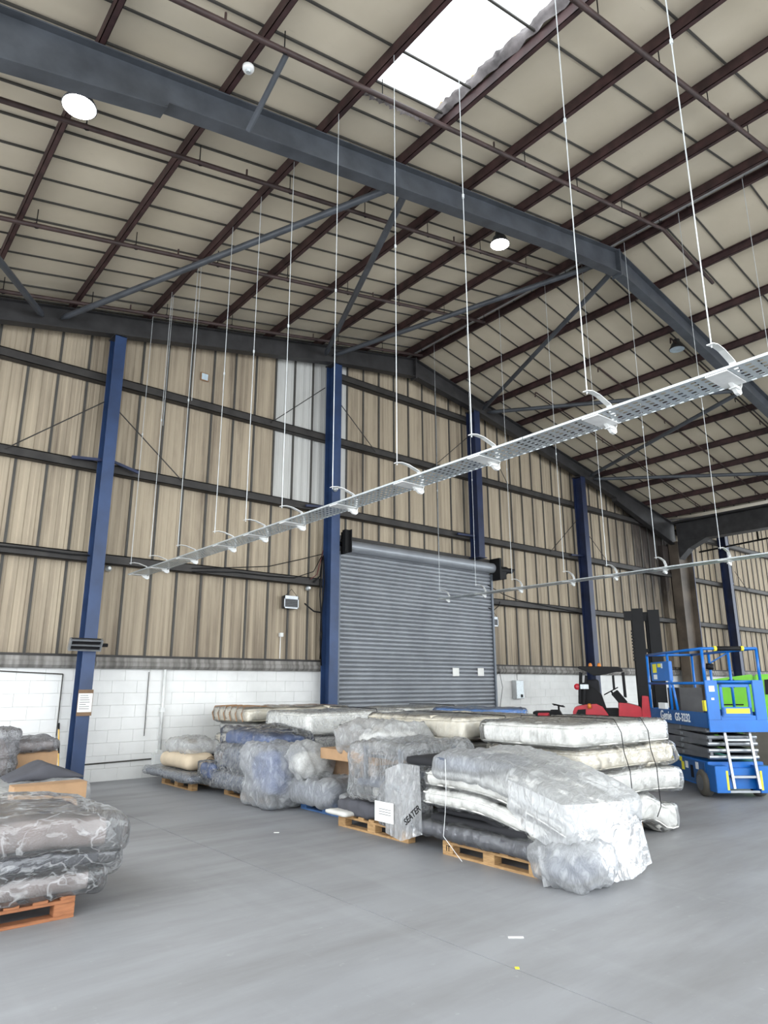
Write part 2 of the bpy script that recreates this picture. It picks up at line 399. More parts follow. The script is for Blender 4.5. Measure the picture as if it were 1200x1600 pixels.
# sill flashing between blockwork and lining
for a, b in ((-4, 3.66), (3.92, 8.8), (14.3, 19.0), (19.2, 24.2), (25.3, 37)):
    mb = MB(); prof = [(12.76, 1.90), (12.70, 1.95), (12.69, 2.0), (12.73, 2.04), (12.73, 2.10), (12.85, 2.12), (12.85, 1.90)]
    mb.prism(prof, a, b, 'YZ').build('sill_flashing', M['sill'], wall)
MB().box(-4, 8.8, 12.72, 12.80, 2.10, 2.14).build('sill_rail', M['girt'], wall)
MB().box(14.3, 24.2, 12.72, 12.80, 2.10, 2.14).build('sill_rail', M['girt'], wall)
MB().box(25.3, 37, 12.72, 12.80, 2.10, 2.14).build('sill_rail', M['girt'], wall)
# lining sheets, one object each
X0, PW = 3.27, .508
GZ = [3.83, 5.52, 7.27, 8.95]
seams = [X0+PW*k for k in range(-13, 66)]
def lining(xa, xb, z0, z1, mt):
    za, zb = (min(z1, plane(xa)+.15), min(z1, plane(xb)+.15)) if z1 else (plane(xa)+.15, plane(xb)+.15)
    if XL > xa: za = zb = plane(XL)
    if max(za, zb) <= z0: return
    y = 12.80+random.uniform(-.006, .006)
    mb = MB(); n = 5; vs = []
    # shallow ribs across the sheet
    ribs = [0, .12, .16, .30, .34, .48, .52, .66, .70, .84, .88, 1]; dep = [0, 0, .012, .012, 0, 0, .012, .012, 0, 0, .012, .0]
    for r, d in zip(ribs, dep):
        x = xa+.012+(xb-xa-.024)*r; vs += [(x, y+d, z0), (x, y+d, za+(zb-za)*r)]
    fs = [(2*i, 2*i+2, 2*i+3, 2*i+1) for i in range(len(ribs)-1)]
    vs += [(xa+.012, y+.04, z0), (xb-.012, y+.04, z0), (xb-.012, y+.04, zb), (xa+.012, y+.04, za)]
    b = 2*len(ribs); fs += [(b, b+3, b+2, b+1), (b, 0, 1, b+3), (b+1, b+2, 2*len(ribs)-1, 2*len(ribs)-2)]
    mb.add(vs, fs).build('lining_sheet', M[mt], wall)
for i in range(len(seams)-1):
    xa, xb = seams[i], seams[i+1]
    zb = 2.1
    if 9.05 < (xa+xb)/2 < 14.25: zb = 4.6
    c = (xa+xb)/2
    if 7.2 < c < 9.3:
        lining(xa, xb, zb, 5.5, 'lining'); lining(xa, xb, 5.52, 7.27, 'lining_new'); lining(xa, xb, 7.29, None, 'lining_new')
    else: lining(xa, xb, zb, None, 'lining')
    if XL < xa < 36.5:
        MB().box(xa-.021, xa+.021, 12.775, 12.80, zb, plane(xa)+.05).build('cover_strip', M['strip'], wall)
for a, b in ((-3.3, 8.8), (8.9, 24.3), (24.9, 36.9)):
    for z in GZ:
        if z > 8.5:
            if a != 8.9: continue
            a2, b2 = 8.95, 16.0
            if plane(a2) < z: a2 = XR-(ZR-z)/S
        elif z > 7 and a > 20: a2, b2 = a, b
        else: a2, b2 = a, b
        if z == 7.27: a2 = max(a2, XL+.3) if a < 0 else a2
        if z == 7.27 and a == 8.9: b2 = 23.9
        if z == 8.95: a2, b2 = 8.95, 13.9
        mb = MB()
        mb.box(a2, b2, 12.60, 12.77, z-.008+.075, z+.085).box(a2, b2, 12.60, 12.77, z-.085, z-.075).box(a2, b2, 12.60, 12.612, z-.085, z+.085)
        if z == 3.83 and a == 8.9: 
            mb = MB()
            mb.box(14.3, b2, 12.60, 12.77, z+.067, z+.085).box(14.3, b2, 12.60, 12.77, z-.085, z-.067).box(14.3, b2, 12.60, 12.612, z-.085, z+.085)
        mb.build('girt', M['girt'], wall)
# dark line of bundled cables lying on the lowest left rail
def sag(a, b, d, n=10):
    a = Vector(a); b = Vector(b); return [a.lerp(b, t/n)-Vector((0, 0, d*4*(t/n)*(1-t/n))) for t in range(n+1)]
# columns
def isec(mb, x0, x1, y0, y1, z0, z1, tf=.02, tw=.014, web='Y'):
    if web == 'Y':   # flanges parallel to the wall
        mb.box(x0, x1, y0, y0+tf, z0, z1).box(x0, x1, y1-tf, y1, z0, z1).box((x0+x1)/2-tw/2, (x0+x1)/2+tw/2, y0+tf, y1-tf, z0, z1)
    else:
        mb.box(x0, x0+tf, y0, y1, z0, z1).box(x1-tf, x1, y0, y1, z0, z1).box(x0+tf, x1-tf, (y0+y1)/2-tw/2, (y0+y1)/2+tw/2, z0, z1)
    return mb
def rbot(x): return plane(x)-.52
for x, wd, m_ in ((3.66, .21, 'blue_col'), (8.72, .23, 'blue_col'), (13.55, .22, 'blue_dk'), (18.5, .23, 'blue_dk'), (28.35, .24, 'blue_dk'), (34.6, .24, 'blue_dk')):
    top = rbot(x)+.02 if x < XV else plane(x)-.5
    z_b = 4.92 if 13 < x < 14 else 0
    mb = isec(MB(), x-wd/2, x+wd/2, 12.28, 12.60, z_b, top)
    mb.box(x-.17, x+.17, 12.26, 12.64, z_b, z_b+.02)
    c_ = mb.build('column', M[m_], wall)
    mb2 = MB(); mb2.box(x-wd/2-.02, x+wd/2+.02, 12.28, 12.62, top-.02, top+.01).build('cap_plate', M['steel_dk'], c_)
vc = isec(MB(), 24.2, 25.2, 12.26, 12.62, 0, 6.75, .03, .02, 'X')
vcol = vc.build('column', plain('soot_brown_steel', (86, 76, 66), .6, 0, .3, 1.5), wall)
MB().box(25.19, 25.235, 12.24, 12.64, 0, 6.9).build('edge_plate', M['blue_dk'], vcol)
MB().box(23.75, 24.15, 12.62, 12.78, 2.2, 6.6).build('sooty_infill_board', M['lining'], wall)
# diagonal tie rods on the wall
def rod(p, q, r=.011, name='tie_rod', mt='girt', par=wall, y=12.57):
    a = at(*p, Y=y); b = at(*q, Y=y); MB().tube([a, b], r, 6).build(name, M[mt], par)
for p, q in (((8, 701), (163, 628)), ((184, 641), (286, 753)), ((424, 660), (508, 606)), ((531, 630), (587, 706)), ((676, 730), (733, 681)),
             ((765, 700), (795, 760)), ((860, 862), (902, 812)), ((921, 838), (949, 877)), ((1148, 893), (1170, 925)), ((1080, 842), (1199, 872))):
    rod(p, q)
for p, q in (((178, 722), (217, 739)), ((112, 714), (160, 719)), ((478, 790), (508, 792)), ((715, 834), (742, 838)), ((893, 867), (918, 869)), ((1135, 911), (1146, 912))):
    a = at(*p, Y=12.5); b = at(*q, Y=12.45); MB().beam(a, b, .05, .05).build('knee_brace', M['blue_dk'], wall)
# roof ---------------------------------------------------------------
JY = [1.75, 2.80, 3.84, 4.88, 5.40]+[5.92+.523*k for k in range(0, 14)]
SKY = (4.24, 5.52, .9, 5.66)
def slope_box(mb, x0, x1, y0, y1, o0, o1):
    vs = []
    for z in (o0, o1):
        for x, y in ((x0, y0), (x1, y0), (x1, y1), (x0, y1)): vs.append((x, y, plane(x)+z))
    mb.add(vs, [(0,3,2,1),(4,5,6,7),(0,1,5,4),(1,2,6,5),(2,3,7,6),(3,0,4,7)]); return mb
holes_l = [SKY, (4.24, 5.52, -5.4, -1.2)]; holes_r = [(17.05, 18.35, -4.5, 3.0)]  # all but SKY are unseen openings, added to help light the room
def roof_slab(name, x0, x1, holes, mt, o0, o1, parent=None, y0=YB, y1=13.1):
    mb = MB()
    if holes:
        hx0, hx1 = holes[0][0], holes[0][1]
        slope_box(mb, x0, hx0, y0, y1, o0, o1); slope_box(mb, hx1, x1, y0, y1, o0, o1)
        ys = y0
        for h in sorted(holes, key=lambda h: h[2]): slope_box(mb, hx0, hx1, ys, h[2], o0, o1); ys = h[3]
        slope_box(mb, hx0, hx1, ys, y1, o0, o1)
    else: slope_box(mb, x0, x1, y0, y1, o0, o1)
    return mb.build(name, mt, parent)
cl = tag(roof_slab('ceiling_left', XL, XR, holes_l, M['ceil'], .222, .36), kind='structure')
cr = tag(roof_slab('ceiling_right', XR, XV, holes_r, M['ceil'], .222, .36), kind='structure')
cf = tag(roof_slab('ceiling_far', XV, 36.8, None, M['ceil'], .222, .36), kind='structure')
tag(slope_box(MB(), -7.5, XL, YB, 13.1, .222, .36), kind=None) if False else None
# boards
pm = MB().box(-.5, .5, -.247, .247, -.009, .009).mesh('ceiling_board', M['ceil'])
def boards(P, par, x_in, x_out, ymin):
    xs = sorted(P+[x_in, x_out]); n = 0
    for a, b in zip(xs[:-1], xs[1:]):
        if b-a < .1: continue
        cx = (a+b)/2
        for y, y2 in zip(JY[:-1], JY[1:]):
            cy = (y+y2)/2
            if cy < ymin or cy > 12.75: continue
            if SKY[0]-.1 < cx < SKY[1]+.1 and cy < SKY[3]: continue
            if n >= 296: return
            ang = -ANG if cx < XR else ANG
            link('ceiling_board', pm, (cx, cy, plane(cx)+.205+random.uniform(-.004, .003)), par,
                 (random.uniform(-.006, .006), ang+random.uniform(-.002, .002), 0), ((b-a-.004)/math.cos(ANG), (y2-y-.02)/.494, 1)); n += 1
boards(PL, cl, XL+.02, XR-.03, 1.9); boards(PR, cr, XR+.03, XV-.03, 2.2)
for y in JY:
    if y > 12.75: continue
    m1 = MB(); slope_box(m1, XL+.05, XR-.1, y-.013, y+.013, .172, .196).build('joint_strip', M['strip'], cl)
    m1 = MB(); slope_box(m1, XR+.1, XV-.1, y-.013, y+.013, .172, .196).build('joint_strip', M['strip'], cr)
# purlins: lipped channels
def purlin(x, par, mt, flip=1, nm='purlin', ya=YB, yb=12.78, h=.172, w_=.066):
    z = plane(x)+(0 if flip else 0); a, b = (x-w_/2, x+w_/2)
    mb = MB(); mb.box(a, b, ya, yb, z, z+.008).box(a, b, ya, yb, z+h-.008, z+h)
    xw = a if flip > 0 else b-.008
    mb.box(xw, xw+.008, ya, yb, z, z+h)
    xl = (b-.006) if flip > 0 else a
    mb.box(xl, xl+.006, ya, yb, z, z+.03)
    return mb.build(nm, mt, par)
for x in PL: purlin(x, cl, M['purlin'], 1)
for x in PR: purlin(x, cr, M['purlin'], -1)
# narrow ridge flashing seen between the two ridge purlins
MB().box(XR-.17, XR+.17, YB, 12.78, ZR+.19, ZR+.20).build('ridge_flashing', M['white_metal'], cl)
# skylight: corrugated translucent sheets in the opening, ragged insulation along its edges
def sky_sheet(h):
    m, nt, N, L, B = new_mat('translucent_rooflight')
    t = N.new('ShaderNodeBsdfTransparent'); t.inputs[0].default_value = (.97, .98, 1, 1)
    tr = N.new('ShaderNodeBsdfTranslucent'); tr.inputs[0].default_value = (.95, .95, .92, 1)
    mx = N.new('ShaderNodeMixShader'); mx.inputs[0].default_value = .45
    L.new(t.outputs[0], mx.inputs[1]); L.new(tr.outputs[0], mx.inputs[2]); L.new(mx.outputs[0], N['Material Output'].inputs['Surface'])
    return m
M['rooflight'] = sky_sheet(0)
def corr(h, par, name):
    x0, x1, y0, y1 = h; x0 -= .1; x1 += .1; n = int((y1-y0)/.035); vs = []
    for i in range(n+1):
        y = y0-.05+(y1-y0+.1)*i/n; d = .022*math.sin(i*math.pi/2)
        vs += [(x0, y, plane(x0)+.40+d), (x1, y, plane(x1)+.40+d)]
    fs = [(2*i, 2*i+1, 2*i+3, 2*i+2) for i in range(n)]
    return MB().add(vs, fs).build(name, M['rooflight'], par, smooth=True)
w1 = corr(SKY, None, 'window_1'); tag(w1, kind='structure')
corr(holes_l[1], cl, 'added_rooflight_sheet'); corr(holes_r[0], cr, 'added_rooflight_sheet')  # sheets over the out-of-view openings added for light
M['insul'] = fabric('ragged_insulation', (128, 122, 122), 1, .3, .95)
M['insul_y'] = fabric('yellow_glass_wool', (226, 190, 110), 1, .2, .95)
def ragged(p0, p1, h, th, seed, par, name, mt):
    p0 = Vector(p0); p1 = Vector(p1); n = 90; m_ = 6; vs = []; d = (p1-p0); side = Vector((-d.y, d.x, 0)).normalized()
    for i in range(n+1):
        p = p0.lerp(p1, i/n)
        for j in range(m_+1):
            t = j/m_
            nn = noise.noise(Vector((i*.22, j*.6, seed)))*.06+noise.noise(Vector((i*.9, j*1.3, seed+5)))*.03
            vs.append(p+Vector((0, 0, h*t+(noise.noise(Vector((i*.5, seed, 2)))*.05 if j == m_ else 0)))+side*(th*math.sin(t*math.pi)+nn))
    fs = [(i*(m_+1)+j, (i+1)*(m_+1)+j, (i+1)*(m_+1)+j+1, i*(m_+1)+j+1) for i in range(n) for j in range(m_)]
    return MB().add(vs, fs).build(name, M[mt], par, smooth=True)
z1 = plane(SKY[1]); z0 = plane(SKY[0])
ragged((SKY[1], SKY[2], z1+.16), (SKY[1], SKY[3], z1+.16), .19, .07, 1, w1, 'insulation_edge', 'insul')
ragged((SKY[1]+.02, SKY[2], z1+.30), (SKY[1]+.02, SKY[3], z1+.30), .06, .03, 3, w1, 'glass_wool_edge', 'insul_y')
ragged((SKY[0], SKY[3]-.02, z0+.15), (SKY[1], SKY[3]-.02, z1+.15), .2, -.03, 2, w1, 'insulation_edge', 'insul')
MB().box(SKY[0]-.01, SKY[0], SKY[2], SKY[3], z0+.17, z0+.36).build('opening_edge', M['insul'], w1)
# portal rafters (I sections that follow the slope)
def rafter(y, par, mt, fw=.19, haunch=True, x0=XL, x1=XV, nm='rafter', dp=.42):
    xs = [x0, x0+1.5, x0+3.9, x0+3.92, 6, 9.2, XR-.012] if x0 < 0 else [x0, x1]
    def depth(x):
        if haunch:
            if x < x0+3.91 and haunch != 'right': return dp+.07+(x0+3.91-x)*.07
            if x > x1-3.91: return dp+.10+(x-x1+3.91)*.085
            return dp+max(0, .10*(1-abs(x-XR)/1.6))
        return dp
    for side in (0, 1):
        pts = xs if side == 0 else [2*XR-x for x in xs][::-1]
        if side == 1: pts[-1] = x1
        mb = MB()
        for a, b in zip(pts[:-1], pts[1:]):
            def q(x, o): return (x, plane(x)-.04-o)
            for (ya, yb, ta, tb, bot) in ((y-fw/2, y+fw/2, 0, .018, 0), (y-.006, y+.006, .018, None, 0), (y-fw/2, y+fw/2, None, None, 1)):
                if bot: oa0, oa1, ob0, ob1 = depth(a)-.018, depth(a), depth(b)-.018, depth(b)
                elif tb is None: oa0, oa1, ob0, ob1 = .018, depth(a)-.018, .018, depth(b)-.018
                else: oa0, oa1, ob0, ob1 = 0, .018, 0, .018
                vs = []
                for yy in (ya, yb):
                    vs += [(a, yy, plane(a)-.04-oa1), (b, yy, plane(b)-.04-ob1), (b, yy, plane(b)-.04-ob0), (a, yy, plane(a)-.04-oa0)]
                mb.add(vs, [(0,1,2,3),(7,6,5,4),(0,4,5,1),(1,5,6,2),(2,6,7,3),(3,7,4,0)])
        o = mb.build(nm, mt, par[side])
    pl = MB().box(XR-.024, XR+.024, y-fw/2-.01, y+fw/2+.01, plane(XR)-.07-dp-.12, plane(XR)-.02).build('ridge_plate', mt, par[1])
    return o
rafter(6.35, (cl, cr), M['steel']); rafter(12.43, (cl, cr), M['steel_dk'], .2, 'right'); rafter(.2, (cl, cr), M['steel']); rafter(-5.9, (cl, cr), M['steel'])
mb = MB()
isec(mb, XL-.25, XL+.2, 6.25, 6.45, 0, plane(XL)-.1, web='X').build('column', M['steel'], cl)
# rafters of the next bay at the gable
MB().beam((XV+.4, 12.43, plane(XV)-.28), (36.8, 12.43, plane(36.8)-.28), .2, .46).build('rafter', M['steel_dk'], cf)
# valley beam along the building
vb = MB()
vb.box(24.28, 24.72, YB, 12.3, 7.40, 7.42).box(24.28, 24.72, YB, 12.3, 6.74, 6.76).box(24.33, 24.36, YB, 12.3, 6.76, 7.4)
vb.prism([(12.3, 6.75), (12.3, 6.1), (11.9, 6.45), (11.2, 6.75)], 24.3, 24.7, 'YZ')
vbo = vb.build('valley_beam', M['steel_dk'], cr)
MB().box(24.1, 24.7, YB, 12.7, 7.44, 7.5).build('valley_gutter', M['steel_dk'], cr)
# tube bracing between the frame and the gable rafter
def tube_brace(xa, xb, r=.055, up=.30):
    a = Vector((xa, 6.42, plane(xa)-up)); b = Vector((xb, 12.36, plane(xb)-up+.02)); d = (b-a).normalized()
    MB().tube([a, a+d*.15, b-d*.15, b], [r*.35, r, r, r*.35], 10).build('tube_brace', M['steel'], cl if xb < XR else cr, smooth=True)
for a, b in ((-1.2, 2.3), (1.2, 3.2), (5.55, 2.6), (5.75, 8.4), (11.0, 8.6), (11.4, 13.9), (16.9, 14.1), (16.9, 19.0), (22.2, 19.25)):
    if (a, b) == (1.2, 3.2): continue
    tube_brace(a, b)
# short struts and drop on the front frame
a = Vector((3.05, 6.2, plane(3.05)-.50)); b = Vector((3.05, 5.35, plane(3.05)-.08))
MB().tube([a, b], .035, 8).build('strut', M['steel'], cl)

# sprinkler pipes ----------------------------------------------------
def pipe(y, x0, x1, dz, label, r=.034, step=1.38, first=.6):
    t = thing('sprinkler_pipe', (x0, y, plane(x0)-dz), label, 'pipe', 'sprinkler pipes under the roof')
    n = 8; pts = [(x0+(x1-x0)*i/n, y, plane(x0+(x1-x0)*i/n)-dz) for i in range(n+1)]
    if x0 < XR < x1: pts = sorted(pts+[(XR, y, ZR-dz)])
    MB().tube(pts, r, 10).build('pipe', M['pipe'], t, smooth=True)
    P = [p for p in (PL if x0 < XR else PR) if x0 < p < x1]
    for p in P:
        x = p+.2; zt = plane(x)+.17; zb = plane(x)-dz
        mb = MB().tube([(x, y, zt), (x, y, zb+.045)], .007, 6)
        mb.tube([(x+.04*math.cos(k*math.pi/4), y, zb+.0+.045*math.sin(k*math.pi/4)) for k in range(8)], .008, 5, closed=True)
        mb.build('clip_hanger', M['black'], t)
    for i, p in enumerate(P[1::3]):
        MB().tube([(p-.5, y, plane(p-.5)-dz), (p-.5, y, plane(p-.5)-dz+.13)], .014, 7).build('sprinkler_head', M['pipe'], t)
    return t
pipe(12.0, -1.6, 11.2, .10, 'brown sprinkler pipe closest to the gable rafter on the left slope')
pipe(9.8, -1.6, 11.2, .10, 'brown sprinkler pipe midway between the two rafters on the left slope')
pipe(7.47, -1.6, 11.2, .10, 'brown sprinkler pipe just behind the big grey rafter')
pipe(5.33, .2, 13.2, .10, 'brown sprinkler pipe in front of the big grey rafter, passing under the rooflight')
pipe(3.17, 3.0, 11.2, .10, 'brown sprinkler pipe highest in the photo, near the top right corner')
for y, la in ((10.9, 'thin dark pipe on the right slope nearest the gable'), (8.9, 'thin dark pipe in the middle of the right slope'), (6.95, 'thin dark pipe on the right slope just behind the grey rafter')):
    t = thing('roof_pipe', (12, y, plane(12)), la, 'pipe', 'sprinkler pipes on the right slope')
    x0, x1 = 14.5, 23.9
    MB().tube([(x0, y, plane(x0)+.02), (x1, y, plane(x1)+.02)], .02, 8).build('pipe', M['pipe'], t)
    MB().tube([(x0, y, plane(x0)+.02), (x0-.04, y, plane(x0)+.02), (x0-.06, y, plane(x0)-.12)], .018, 8).build('pipe_end', M['pipe'], t)
    for p in PR[3:-1]:
        MB().tube([(p+.6, y, plane(p+.6)+.02), (p+.6, y, plane(p+.6)-.09), (p+.63, y, plane(p+.63)-.10)], .012, 6).build('sprinkler_head', M['pipe'], t)
# long pipe seen in the next bay below the valley beam
t = thing('wall_pipe', (25.5, 11, 6.2), 'black pipe with bent drop in the next bay, below the valley beam', 'pipe')
a = at(1091, 863, X=27); b = at(1199, 841, X=27)
MB().tube([a+(a-b)*.1, b+(b-a)*1.0], .035, 8).build('pipe', M['black'], t)
mb = MB()
for px in (1089, 1185):
    p = at(px, 860 if px < 1100 else 843, X=27); mb.tube([p, p+Vector((0, 0, .55))], .03, 8)
mb.build('pipe_drop', M['black'], t)

# round high bay lamps -------------------------------------------------
M['lamp_on'] = emis('lit_lamp_disc', (1, .97, .88), 30)
M['lamp_off'] = plain('lamp_diffuser', (205, 222, 232), .3)
def high_bay(x, y, z, lit, label, power=60):
    t = thing('high_bay_lamp', (x, y, z), label, 'lamp', None)
    mb = MB().lathe([(.05, .26), (.075, .25), (.085, .16), (.12, .14), (.135, .09), (.17, .03), (.18, .0), (.172, .0)], (x, y, z), n=28)
    mb.build('housing', M['steel_dk'] if not lit else M['steel'], t, smooth=True)
    MB().lathe([(.168, -.004), (.165, .004)], (x, y, z), n=28).build('diffuser', M['lamp_on'] if lit else M['lamp_off'], t)
    MB().tube([(x, y, z+.25), (x, y, plane(x)+.1)], .008, 6).build('hanger', M['black'], t)
    MB().tube([(x+.03*math.cos(k), y, z+.28+.03*math.sin(k)) for k in [i*math.pi/4 for i in range(8)]], .006, 5, closed=True).build('hook', M['black'], t)
    if lit:
        l = bpy.data.lights.new('lamp_light', 'SPOT'); l.energy = power; l.spot_size = 2.6; l.spot_blend = .6; l.shadow_soft_size = .16; l.color = (1, .96, .86)
        o = bpy.data.objects.new('lamp_light', l); o.location = (x, y, z-.03); col.objects.link(o)
    return t
p = at(124, 167, Y=6.75); high_bay(p.x, p.y, p.z, True, 'lit round high bay lamp at upper left of the photo, behind the big rafter')
p = at(781, 382, Y=7.1); high_bay(p.x, p.y, p.z, True, 'smaller lit round lamp near the ridge, below the big rafter')
p = at(1058, 546, Y=7.0); high_bay(p.x, p.y, p.z, False, 'unlit dark bell shaped high bay lamp on the right slope')
# smoke detector on a strut
t = thing('smoke_detector', (0, 0, 0), 'small white round detector where the strut meets a purlin above the big rafter', 'detector')
p = at(388, 107, Y=5.3); t.location = p
MB().lathe([(.05, 0), (.06, .02), (.06, .05), (.03, .07)], p-Vector((0, 0, .03)), n=16).build('housing', M['white_metal'], t, smooth=True)
MB().lathe([(.02, -.02), (.03, 0)], p-Vector((0, 0, .03)), n=12).build('sensor', M['galv'], t)

# suspended cable trays -------------------------------------------------
def tray_mat():
    m, nt, N, L, B = new_mat('perforated_tray'); c = srgb((190, 197, 200))
    B.inputs['Base Color'].default_value = (*c, 1); B.inputs['Metallic'].default_value = .45; B.inputs['Roughness'].default_value = .4
    g = N.new('ShaderNodeNewGeometry'); sp = N.new('ShaderNodeSeparateXYZ'); L.new(g.outputs['Position'], sp.inputs[0])
    def stripe(sock, pitch, duty, off=None):
        a = N.new('ShaderNodeMath'); a.operation = 'DIVIDE'; L.new(sock, a.inputs[0]); a.inputs[1].default_value = pitch
        f = N.new('ShaderNodeMath'); f.operation = 'FRACT'; L.new(a.outputs[0], f.inputs[0])
        c_ = N.new('ShaderNodeMath'); c_.operation = 'LESS_THAN'; L.new(f.outputs[0], c_.inputs[0]); c_.inputs[1].default_value = duty
        return c_.outputs[0]
    mu = N.new('ShaderNodeMath'); mu.operation = 'MULTIPLY'
    L.new(stripe(sp.outputs['X'], .05, .5), mu.inputs[0]); L.new(stripe(sp.outputs['Y'], .07, .5), mu.inputs[1])
    t = N.new('ShaderNodeBsdfTransparent'); mx = N.new('ShaderNodeMixShader')
    L.new(mu.outputs[0], mx.inputs[0]); L.new(B.outputs[0], mx.inputs[1]); L.new(t.outputs[0], mx.inputs[2]); L.new(mx.outputs[0], N['Material Output'].inputs['Surface'])
    return m
M['perf'] = tray_mat()
def tray(x0, x1, z, y0, y1, ys, purx, label, seg=3.0):
    t = thing('cable_tray', ((x0+x1)/2, y0, z), label, 'cable tray', None)
    y = y0
    while y < y1-.01:
        ye = min(y+seg, y1)
        mb = MB(); mb.box(x0, x1, y, ye-.006, z, z+.0015)
        s_ = mb.build('tray_section', M['perf'], t)
        mb = MB()
        for xx, d in ((x0, 1), (x1, -1)):
            mb.box(xx-.001, xx+.001, y, ye-.006, z, z+.018).box(min(xx, xx+d*.012), max(xx, xx+d*.012), y, ye-.006, z+.0165, z+.0185)
        mb.build('side_flange', M['galv'], s_); y = ye
    for yy in ys:
        h = MB(); w_ = .022; cx = x1+.02; xr = x0-.01
        path = [(xr-.02, z+.19), (xr+.05, z+.205), (xr+.14, z+.20), (cx-.05, z+.16), (cx, z+.10), (cx+.005, z+.0), (cx-.02, z-.035), (cx-.1, z-.04)]
        for (xa, za), (xb, zb) in zip(path[:-1], path[1:]): h.beam((xa, yy, za), (xb, yy, zb), w_*2, .006, ext=.002)
        h.box(x0, cx-.05, yy-.07, yy+.07, z-.012, z-.003)
        h.prism([(cx-.13, z-.01), (cx+.01, z-.01), (cx+.015, z-.05), (cx-.01, z-.07), (cx-.05, z-.065)], yy-.012, yy+.012)
        hk = h.build('hanger_bracket', M['white_metal'], t)
        MB().tube([(xr, yy, z+.17), (xr, yy, plane(purx))], .0045, 6).build('hanger_rod', M['wire'], t)
        MB().tube([(xr, yy, z+2.6), (xr, yy, z+2.64)], .012, 6).build('rod_coupler', M['wire'], t)
T1Y = [1.74-.95, 1.74, 2.67, 3.84, 4.84, 5.93, 6.99, 7.9, 8.8, 10.07, 11.2, 12.1]
tray(4.17, 4.47, 3.52, .3, 12.25, T1Y, 4.19, 'long perforated galvanised cable tray hung on rods, running diagonally across the middle of the photo')
T2Y = [2.7, 3.8, 4.95, 6.07, 7.05, 8.0, 9.31, 10.35, 11.5]
tray(11.18, 11.46, 3.56, 1.8, 11.6, T2Y, 11.42, 'farther thin cable tray hung on rods at right, beyond the roller door')
# bare rods still hanging from the roof without a tray
for i, (px, ya, yb, Y) in enumerate(((314, 425, 640, 9.9), (362, 385, 560, 9.3), (268, 500, 700, 11.3), (783, 900, 1000, 11))):
    if i == 3: continue
    a = at(px, ya, Y=Y)
    tag(MB().tube([(a.x, Y, plane(a.x)), (a.x, Y, plane(a.x)-2.6)], .004, 5).build('hanging_rod', M['wire']),
        ('bare thin rod hanging from the roof left of the cable tray rods, ' + ('middle of three', 'rightmost of three', 'leftmost of three')[i]), 'rod', 'bare hanging rods')

# roller shutter door ---------------------------------------------------
door = tag(empty('door_1', (11.65, 12.6, 0)), kind='structure')
DX0, DX1, DT = 9.05, 14.14, 4.66
mb = MB(); prof = []
n = 7
for i in range(n+1):
    t = i/n; prof.append((.034*math.sin(t*math.pi)**.8 if 0 < t < 1 else 0, .092*t))
vs = []; fs = []
for x in (0, DX1-DX0):
    for d, z in prof: vs.append((x, -d, z))
k = len(prof)
for i in range(k-1): fs.append((i, k+i, k+i+1, i+1))
vs += [(0, .004, 0), (0, .004, .092), (DX1-DX0, .004, 0), (DX1-DX0, .004, .092)]
fs += [(2*k, 2*k+1, 2*k+3, 2*k+2), (0, 2*k, 2*k+2, k), (k-1, 2*k-1, 2*k+3, 2*k+1)]
sl = MB().add(vs, fs).mesh('slat', M['door'])
z = .03; ns = 0
while z < DT:
    link('slat', sl, (DX0, 12.60, z), door); z += .0985; ns += 1
MB().box(DX0, DX1, 12.605, 12.615, .03, DT).build('curtain_backing', M['strip'], door)
MB().box(DX0, DX1, 12.57, 12.62, 0, .03).build('bottom_rail', M['black'], door)
MB().lathe([(.14, DX0-.02), (.14, DX1+.12)], (0, 12.52, 4.72), 'X', 24).build('drum', M['door'], door, smooth=False)
for x, s_ in ((DX0-.06, 1), (DX1, 1)):
    MB().box(x, x+.06, 12.52, 12.66, 0, 4.55).build('guide_rail', plain('guide_grey', (98, 104, 112), .4, .3), door)
MB().box(8.92, 9.05, 12.18, 12.3, 4.5, 5.02).build('end_plate', M['black'], door)
mb = MB(); mb.box(9.03, 9.05, 12.1, 12.5, 4.5, 5.02).tube([(8.95, 12.45, 4.74), (9.1, 12.45, 4.74)], .05, 10)
mb.build('bearing', M['black'], door)
MB().box(8.9, 14.4, 12.62, 12.78, 4.88, 4.98).build('door_header', M['girt'], door)
mt_ = MB(); mt_.box(14.2, 14.28, 12.25, 12.6, 4.38, 4.98).build('end_plate', M['black'], door)
mt_ = MB(); mt_.tube([(14.28, 12.4, 4.66), (14.62, 12.4, 4.68)], .11, 12).tube([(14.62, 12.4, 4.68), (14.86, 12.4, 4.70)], .075, 12).box(14.3, 14.5, 12.28, 12.5, 4.42, 4.62).tube([(14.86, 12.4, 4.7), (14.98, 12.4, 4.74)], .035, 8)
mt_.build('motor', M['black'], door)
for px, la in ((713, 'left'), (752, 'right')):
    p = at(px, 1050, Y=12.55)
    o = MB().box(p.x-.115, p.x+.115, 12.562, 12.566, p.z-.1, p.z+.1).build('paper_notice', M['paper'])
    tag(o, 'small white paper notice taped to the roller door, %s of the two' % la, 'notice', 'notices on the roller door')

